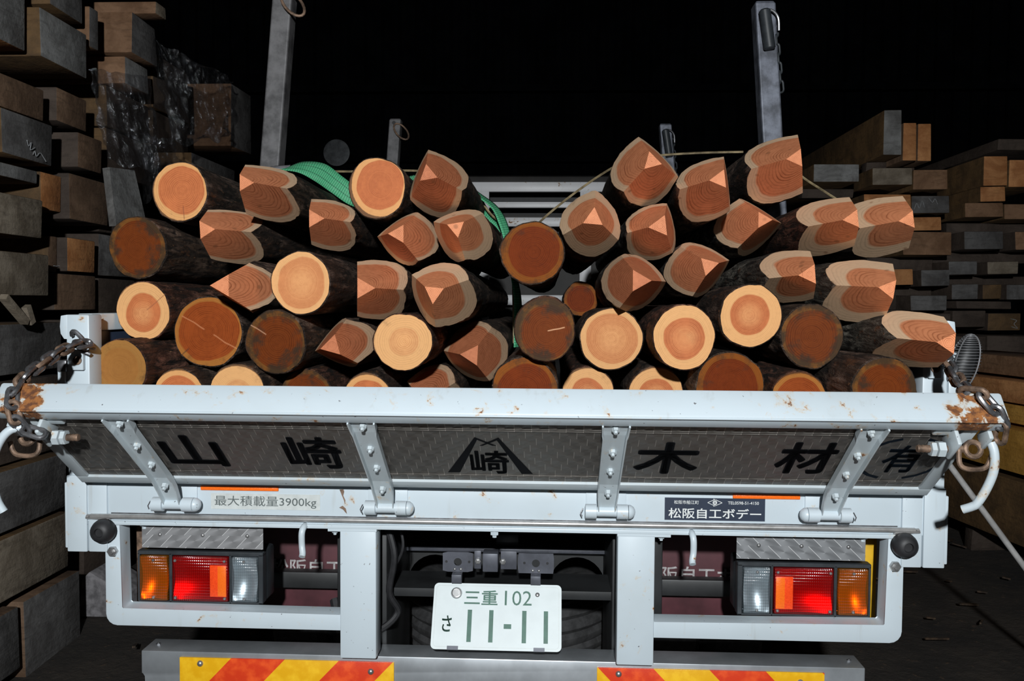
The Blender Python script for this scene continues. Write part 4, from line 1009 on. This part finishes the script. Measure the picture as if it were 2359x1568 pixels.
# ------------------------------------------------------------------ stacked timber
BEAMS = []
def beam(x0, x1, y0, y1, z0, z1, *rest, **kw): BEAMS.append(([x0, x1, y0, y1, z0, z1], rest, kw))
def build_beams():
    for _ in range(3):
        for i, (a, _r, _k) in enumerate(BEAMS):
            for b, _r2, _k2 in BEAMS[i + 1:]:
                pen = [min(a[2 * k + 1], b[2 * k + 1]) - max(a[2 * k], b[2 * k]) for k in range(3)]
                if min(pen) <= .001: continue
                k = pen.index(min(pen)); p = pen[k] / 2 + .001
                lo, hi = (a, b) if a[2 * k] + a[2 * k + 1] < b[2 * k] + b[2 * k + 1] else (b, a)
                lo[2 * k + 1] -= p; hi[2 * k] += p
    for q, rest, kw in BEAMS: make_beam(*q, *rest, **kw)
def make_beam(x0, x1, y0, y1, z0, z1, mats, label, group, rz=0.0, endaxis='x', name='squared_timber'):
    bm = bmesh.new(); cx, cy, cz = (x0 + x1) / 2, (y0 + y1) / 2, (z0 + z1) / 2; rnd = random.Random(int(cx * 991 + cy * 577 + cz * 331))
    add_box(bm, x0 - cx, x1 - cx, y0 - cy, y1 - cy, z0 - cz, z1 - cz, .007, 2)
    for v in bm.verts: v.co += Vector((.012 * noise.noise(v.co * 7 + Vector((cx, cy, cz))), .006 * noise.noise(v.co * 5 + Vector((cz, cx, cy))), .006 * noise.noise(v.co * 6)))
    for f in bm.faces:
        n = f.normal if f.normal.length > .1 else f.calc_area() and f.normal
        f.normal_update(); f.material_index = 0 if abs(f.normal.x if endaxis == 'x' else f.normal.y) > .8 else 1
    o = done(name, bm, mats, None, True); o.location = (cx, cy, cz); o.rotation_euler = (0, 0, rz)
    return tag(o, label, 'timber', group)
LS = 'timbers stacked on the left'
def lbeam(xl, xr, yt, yb, Xe, e, s, label, length=2.2):
    p = atX(xl, (yt + yb) / 2, Xe); q = atX(xr, yt, Xe); r_ = atX(xr, yb, Xe)
    beam(Xe - length, Xe, p.y, q.y, r_.z, q.z, [T[e], T[s]], label, LS)
lbeam(-70, 57, -40, 118, -2.15, 'grey', 'orange', 'grey timber end cut off by the top left corner of the picture')
lbeam(92, 200, 80, 182, -2.12, 'grey', 'umber', 'pale grey timber end jutting out near the top left, second column')
lbeam(112, 190, -60, 56, -2.14, 'dgrey', 'umber', 'dark grey timber above the jutting pale grey one, top left')
lbeam(206, 226, 25, 118, -2.16, 'dgrey', 'dorange', 'narrow dark timber between the jutting grey one and the orange-sided one')
lbeam(304, 360, 50, 155, -2.10, 'dgrey', 'dorange', 'timber with bright orange side near the top of the left stack')
lbeam(360, 384, 20, 66, -1.98, 'tan', 'dorange', 'flat board lying topmost on the left stack')
lbeam(289, 341, 160, 226, -2.14, 'grey', 'dorange', 'timber with orange side just above the dark plastic')
lbeam(535, 577, 222, 356, -2.12, 'dgrey', 'dorange', 'big timber wrapped in clear film, farthest right in the left stack')
lbeam(440, 541, 360, 420, -2.12, 'dgrey', 'umber', 'timber beneath the film-wrapped one, behind the top left log')
lbeam(-70, 101, 208, 280, -2.16, 'brown', 'umber', 'brown-grey timber at the left edge, below the big jutting ones')
lbeam(5, 122, 290, 384, -2.12, 'dgrey', 'umber', 'dark timber end with pale scratches at the left edge, upper part')
lbeam(128, 200, 232, 305, -2.20, 'brown', 'dark', 'brown timber end in shade left of the dark plastic')
lbeam(178, 236, 325, 402, -2.16, 'brown', 'dark', 'brown timber end below the dark plastic, second column')
lbeam(-70, 89, 394, 424, -2.15, 'grey', 'umber', 'thin grey board end at the left edge above two brown ends')
lbeam(92, 147, 408, 492, -2.18, 'orange', 'umber', 'orange-brown timber end beside the thin grey board')
lbeam(153, 249, 424, 521, -2.15, 'brown', 'dark', 'brown timber end with chamfered corner behind the leftmost logs')
lbeam(-70, 100, 462, 550, -2.10, 'tan', 'umber', 'tan-grey timber end with worn lower edge at the left border')
lbeam(112, 142, 545, 630, -2.20, 'brown', 'umber', 'narrow brown timber end with a chalk tick, middle of the left stack')
lbeam(144, 221, 556, 630, -2.16, 'orange', 'dark', 'rusty orange timber end in the middle of the left stack')
lbeam(-70, 114, 588, 682, -2.06, 'tan', 'umber', 'wide cracked tan timber end at the left border, mid height')
lbeam(124, 221, 636, 714, -2.17, 'brown', 'dark', 'mottled brown timber end directly above the left corner post')
lbeam(-70, 141, 742, 848, -2.12, 'dgrey', 'umber', 'wide dark grey timber end left of the corner post chain')
lbeam(-70, 146, 862, 1030, -2.14, 'dark', 'dark', 'dark umber timber behind the left end of the gate rail')
lbeam(-70, 152, 1042, 1168, -2.10, 'dgrey', 'umber', 'rounded brown timber end beneath the left end of the gate')
lbeam(-70, 157, 1178, 1306, -2.10, 'tan', 'umber', 'saw-marked tan timber end low on the left, beside the corner post foot')
lbeam(54, 186, 1314, 1478, -2.10, 'dgrey', 'brown', 'lowest saw-marked timber on the left, lying on the floor')
lbeam(-90, 46, 1396, 1540, -2.08, 'dgrey', 'brown', 'lowest timber in the bottom left corner of the picture')
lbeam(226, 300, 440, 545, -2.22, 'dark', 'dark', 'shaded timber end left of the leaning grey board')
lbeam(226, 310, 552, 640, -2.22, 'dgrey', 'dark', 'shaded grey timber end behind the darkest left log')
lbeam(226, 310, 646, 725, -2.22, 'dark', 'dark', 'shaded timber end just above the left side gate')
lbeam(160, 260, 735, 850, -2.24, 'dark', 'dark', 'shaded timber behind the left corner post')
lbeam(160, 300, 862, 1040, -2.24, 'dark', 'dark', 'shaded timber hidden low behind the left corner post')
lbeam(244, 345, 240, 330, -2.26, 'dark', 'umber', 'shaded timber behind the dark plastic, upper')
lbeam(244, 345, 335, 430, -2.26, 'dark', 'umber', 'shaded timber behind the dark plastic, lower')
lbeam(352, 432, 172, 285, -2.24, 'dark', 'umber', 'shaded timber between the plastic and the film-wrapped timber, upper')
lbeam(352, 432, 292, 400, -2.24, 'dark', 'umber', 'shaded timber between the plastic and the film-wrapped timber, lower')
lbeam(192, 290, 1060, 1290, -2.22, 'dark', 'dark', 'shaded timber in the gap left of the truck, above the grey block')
# leaning board, small blocks
bq = [atX(252, 385, -1.98), atX(310, 392, -1.98), atX(338, 515, -1.93), atX(268, 520, -1.93)]
bm = bmesh.new(); f0 = [bm.verts.new(p) for p in bq]; f1 = [bm.verts.new(p + Vector((-.05, .03, 0))) for p in bq]
bm.faces.new(f0); bm.faces.new(f1[::-1])
for i in range(4): bm.faces.new((f0[i], f1[i], f1[(i + 1) % 4], f0[(i + 1) % 4]))
tag(done('board', bm, T['grey']), 'short grey board leaning against the left stack beside the top left log', 'board')
for (p, q, lab) in (((8, 683), (58, 742), 'thin yellowish stick slanting out of the left stack'), ((60, 705), (72, 745), 'second thin stick wedged beside the slanting one')):
    a_ = atX(p[0], p[1], -2.04); b_ = atX(q[0], q[1], -2.04); s_, u_ = frame_of(b_ - a_); bm = bmesh.new(); rg = []
    for c_ in (a_, b_): rg.append([bm.verts.new(c_ + s_ * x * .016 + u_ * y * .012) for x, y in ((-1, -1), (1, -1), (1, 1), (-1, 1))])
    for i in range(4): bm.faces.new((rg[0][i], rg[0][(i + 1) % 4], rg[1][(i + 1) % 4], rg[1][i]))
    bm.faces.new(rg[0][::-1]); bm.faces.new(rg[1]); tag(done('stick', bm, T['tan']), lab, 'stick')
blk = at(232, 1390, 2.1)
tag(prism('concrete_block', [(blk.x - .09, -.02), (blk.x + .16, -.02), (blk.x + .16, .10), (blk.x - .03, .21), (blk.x - .07, .17)], 2.05, 2.3, simple('concrete', (.24, .23, .24), .85, 0, .4, 25, .4), None, .006), 'grey mottled block on the floor left of the lamp guard', 'block')

RS = 'timbers stacked on the right'
def rbeam(xl, xr, yt, yb, Y, e, s, label, length=3.0):
    p = at(xl, yb, Y); q = at(xr, yt, Y); beam(p.x, q.x, Y, Y + length, p.z, q.z, [T[e], T[s]], label, RS, 0, 'y')
RY = 4.3
rbeam(2035, 2078, 253, 357, RY, 'grey', 'umber', 'tall grey-ended timber on edge, topmost of the right stack')
rbeam(2079, 2112, 283, 370, RY, 'orange', 'brown', 'orange timber end on edge, next to the topmost grey one')
rbeam(2113, 2146, 285, 371, RY + .03, 'orange', 'brown', 'second orange timber end on edge at the top right')
rbeam(1874, 1980, 378, 420, RY - .15, 'grey', 'umber', 'grey flat timber end just right of the highest pointed log')
rbeam(2010, 2102, 384, 426, RY - .05, 'tan', 'umber', 'tan flat timber end beneath the topmost grey one')
rbeam(2104, 2183, 391, 438, RY - .05, 'dorange', 'umber', 'knotty purplish timber end beneath the two orange ones')
rbeam(1990, 2099, 444, 490, RY, 'orange', 'umber', 'orange flat timber end in the third layer of the right stack')
rbeam(2101, 2187, 451, 491, RY, 'dgrey', 'umber', 'blue-grey timber end with chalk scribbles, third layer right')
rbeam(2090, 2168, 500, 531, RY, 'orange', 'umber', 'thin orange-brown timber end behind the rightmost upper pointed log')
rbeam(2080, 2198, 534, 588, RY, 'dorange', 'umber', 'wide reddish timber end beside the rightmost upper pointed log')
rbeam(2030, 2102, 620, 657, RY, 'orange', 'dark', 'small orange timber end framed by black, right of the load')
rbeam(2122, 2186, 622, 660, RY, 'dgrey', 'dark', 'small grey scratched timber end beside the small orange one')
rbeam(2030, 2064, 680, 713, RY, 'dark', 'dark', 'dark narrow timber end below the small orange one')
rbeam(2098, 2180, 680, 715, RY, 'dgrey', 'dark', 'dark grey timber end above the right corner post')
RZ = 4.32
rbeam(2264, 2321, 360, 428, RZ, 'orange', 'umber', 'squarish tan timber end standing highest in the far right pile')
rbeam(2323, 2420, 368, 431, RZ, 'orange', 'umber', 'tan timber end at the right border, beside the squarish one')
rbeam(2258, 2316, 430, 464, RZ, 'orange', 'umber', 'small skewed orange timber end under the squarish tan one')
rbeam(2224, 2312, 467, 500, RZ, 'dorange', 'umber', 'brown timber end under the small skewed orange one')
rbeam(2314, 2420, 470, 505, RZ, 'dorange', 'umber', 'brown timber end at the right border, fourth down')
rbeam(2222, 2312, 533, 574, RZ, 'dgrey', 'dark', 'flat grey timber end in the middle of the far right pile')
rbeam(2338, 2420, 533, 575, RZ, 'dorange', 'dark', 'reddish timber end at the right border beside the flat grey one')
rbeam(2184, 2250, 602, 633, RZ, 'dgrey', 'dark', 'dim grey timber end left in the sixth layer of the far right pile')
rbeam(2274, 2346, 602, 631, RZ, 'tan', 'dark', 'dim tan timber end right in the sixth layer of the far right pile')
rbeam(2192, 2252, 655, 689, RZ, 'dgrey', 'dark', 'dim timber end left in the seventh layer of the far right pile')
rbeam(2262, 2306, 656, 688, RZ, 'umber', 'dark', 'dim reddish timber end middle in the seventh layer of the far right pile')
rbeam(2318, 2420, 655, 690, RZ, 'dgrey', 'dark', 'dim grey timber end at the right border, seventh layer')
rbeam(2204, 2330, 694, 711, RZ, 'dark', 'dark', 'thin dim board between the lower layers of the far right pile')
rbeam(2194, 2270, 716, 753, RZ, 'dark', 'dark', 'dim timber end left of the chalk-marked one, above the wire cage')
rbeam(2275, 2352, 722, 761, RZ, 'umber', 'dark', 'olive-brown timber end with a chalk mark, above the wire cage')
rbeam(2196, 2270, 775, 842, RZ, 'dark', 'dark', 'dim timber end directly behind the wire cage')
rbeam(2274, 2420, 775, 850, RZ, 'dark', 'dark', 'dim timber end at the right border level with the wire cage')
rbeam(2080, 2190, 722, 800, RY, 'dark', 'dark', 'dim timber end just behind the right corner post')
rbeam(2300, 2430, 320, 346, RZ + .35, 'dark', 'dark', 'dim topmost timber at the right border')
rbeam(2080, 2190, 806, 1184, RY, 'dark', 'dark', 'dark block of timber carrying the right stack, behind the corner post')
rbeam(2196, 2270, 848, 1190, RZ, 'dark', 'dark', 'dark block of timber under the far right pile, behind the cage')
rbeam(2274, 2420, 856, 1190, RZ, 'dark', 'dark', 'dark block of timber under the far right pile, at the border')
def cross(xl, xr, yt, yb, Y, label):
    p = at(xl, yb, Y); q = at(xr, yt, Y); beam(p.x, q.x, Y + .3, Y + .4, p.z, q.z, [T['dark'], T['dark']], label, 'crosswise spacers in the right stack', 0, 'x', 'spacer_stick')
cross(2030, 2079, 357, 384, RY, 'dark spacer under the topmost grey timber on the right')
cross(2080, 2146, 371, 391, RY, 'dark spacer under the two orange timbers on edge')
cross(1874, 2000, 421, 444, RY - .1, 'dark spacer under the grey flat timber by the highest pointed log')
cross(2012, 2186, 438, 450, RY, 'dark spacer between the second and third layers on the right')
cross(1990, 2187, 491, 500, RY, 'dark spacer below the third layer on the right')
cross(2030, 2190, 588, 620, RY, 'dark spacer above the small orange timber end')
cross(2030, 2186, 657, 680, RY, 'dark spacer below the small orange timber end')
cross(2222, 2420, 505, 533, RZ, 'dark spacer above the flat grey end of the far right pile')
cross(2184, 2420, 575, 602, RZ, 'dark spacer below the flat grey end of the far right pile')
cross(2192, 2420, 633, 655, RZ, 'dark spacer above the seventh layer of the far right pile')
# long timbers lying along the truck on the right
def along(z0, z1, x0, x1, y0, y1, e, label): beam(x0, x1, y0, y1, z0, z1, [T[e], T[e]], label, 'long timbers beside the truck', .15, 'y')
along(.17, .545, 2.88, 3.3, 2.2, 3.95, 'umber', 'lowest long brown timber lying beside the truck at the right')
along(.60, .85, 2.84, 3.3, 2.2, 3.95, 'yellow', 'long yellowish timber behind the right end of the gate')
along(.875, .985, 2.90, 3.3, 2.2, 3.95, 'yellow', 'thin long yellow-brown timber under the right end of the rail')
along(1.0, 1.13, 2.86, 3.3, 2.3, 3.95, 'orange', 'upper long brown timber just above the right end of the rail')
along(1.15, 1.27, 2.92, 3.3, 2.4, 3.95, 'dorange', 'topmost long dull timber right of the wire cage')
for (x0, x1, lab) in ((2.9, 3.3, 'near'), (2.9, 3.3, 'far')):
    y_ = 2.5 if lab == 'near' else 3.6
    beam(x0, x1, y_, y_ + .1, -.03, .17, [T['dark'], T['dark']], '%s bearer under the long timbers at the right' % lab, 'bearers under the long timbers', 0, 'x', 'bearer')

build_beams()

# ------------------------------------------------------------------ clear film on the left stack
def film(name, label, corners, X0, nu, nv, amp, seed, ragged=.06):
    (tl, tr, bl, br) = corners; bm = bmesh.new(); VV = {}
    for j in range(nv + 1):
        for i in range(nu + 1):
            u, v = i / nu, j / nv
            px = (tl[0] * (1 - u) + tr[0] * u) * (1 - v) + (bl[0] * (1 - u) + br[0] * u) * v
            py = (tl[1] * (1 - u) + tr[1] * u) * (1 - v) + (bl[1] * (1 - u) + br[1] * u) * v
            e_ = 1 if (i in (0, nu) or j in (0, nv)) else 0
            px += ragged * 300 * e_ * noise.noise(Vector((u * 6, v * 6, seed))); py += ragged * 300 * e_ * noise.noise(Vector((u * 6, v * 6, seed + 5)))
            x_ = X0 + amp * (noise.noise(Vector((u * 3, v * 3, seed))) + .6 * noise.noise(Vector((u * 8, v * 5, seed + 2))) + .4 * abs(noise.noise(Vector((u * 17, v * 9, seed + 3)))))
            VV[i, j] = bm.verts.new(atX(px, py, x_))
    for j in range(nv):
        for i in range(nu): bm.faces.new((VV[i, j], VV[i + 1, j], VV[i + 1, j + 1], VV[i, j + 1]))
    return tag(done(name, bm, M['film'], None, False), label, 'plastic sheet')
film('plastic_sheet', 'dusky plastic sheet hanging over the middle of the left stack', ((203, 158), (345, 172), (250, 372), (372, 400)), -1.98, 30, 30, .05, 3.1)
film('plastic_film', 'crumpled clear film wrapped around the big timber on the left', ((352, 100), (528, 170), (395, 330), (530, 318)), -1.98, 44, 36, .07, 9.4, .09)
film('plastic_film', 'trailing tail of clear film behind the top left log', ((330, 300), (400, 330), (330, 470), (420, 395)), -1.96, 22, 22, .06, 14.2)

# ------------------------------------------------------------------ odd things
tag(tube('pole', [at(1945, 741, .9), at(2650, 1700, .9)], .0105, M['pole'], None, 10), 'thin pale pole leaning on the right side gate, foot on the floor', 'pole')
dc = at(776, 352, 10.29)
dsk = tag(lathe('round_disc', [(.19, 0), (.19, .02), (.17, .024), (0, .024)], dc, (0, -1, 0), M['disc'], None, 32), 'dim grey disc on the dark back wall between the two left stakes', 'disc')
# litter of bark and chips on the floor
bm = bmesh.new(); rnd = random.Random(5)
for k in range(170):
    x = rnd.uniform(-2.2, 2.9); y = rnd.uniform(.3, 4.2); a = rnd.uniform(0, PI); l_ = rnd.uniform(.015, .06); w_ = rnd.uniform(.004, .014); z = .012
    mx = Matrix.Translation((x, y, z)) @ Matrix.Rotation(a, 4, 'Z') @ Matrix.Rotation(rnd.uniform(-.3, .3), 4, 'Y')
    add_box(bm, -l_, l_, -w_, w_, -.004, .004, 0, 1, mx)
tag(done('floor_litter', bm, simple('chips', (.055, .034, .02), .8, 0, .6, 30)), 'bark scraps and wood chips scattered over the dark floor', 'wood chips', None, 'stuff')

# chalk scribbles on a few timber ends
def chalk(label, pts):
    o = next(q for q in COL.objects if q.get('label') == label)
    bm = bmesh.new(); add_tube(bm, [p - o.location for p in smoothpts(pts, 4)], .0020, 5); done('chalk_mark', bm, M['ink_chalk'], o, True)
M['ink_chalk'] = simple('chalk', (.30, .31, .32), .9, 0, .3, 60)
lab = 'dark timber end with pale scratches at the left edge, upper part'
chalk(lab, [atX(px, py, -2.116) for px, py in ((62, 322), (66, 336), (72, 328), (70, 345), (80, 340))])
chalk(lab, [atX(px, py, -2.116) for px, py in ((76, 356), (80, 348), (84, 360), (92, 352), (100, 362), (106, 372))])
lab = 'narrow brown timber end with a chalk tick, middle of the left stack'
chalk(lab, [atX(px, py, -2.196) for px, py in ((124, 612), (131, 613), (138, 612))])
lab = 'blue-grey timber end with chalk scribbles, third layer right'
chalk(lab, [at(px, py, RY - .004) for px, py in ((2106, 482), (2112, 468), (2118, 480), (2124, 462), (2130, 478))])
chalk(lab, [at(px, py, RY - .004) for px, py in ((2140, 456), (2148, 466), (2154, 458), (2160, 470))])
lab = 'olive-brown timber end with a chalk mark, above the wire cage'
chalk(lab, [at(px, py, RZ - .004) for px, py in ((2328, 734), (2342, 738), (2336, 746), (2344, 756), (2330, 752))])
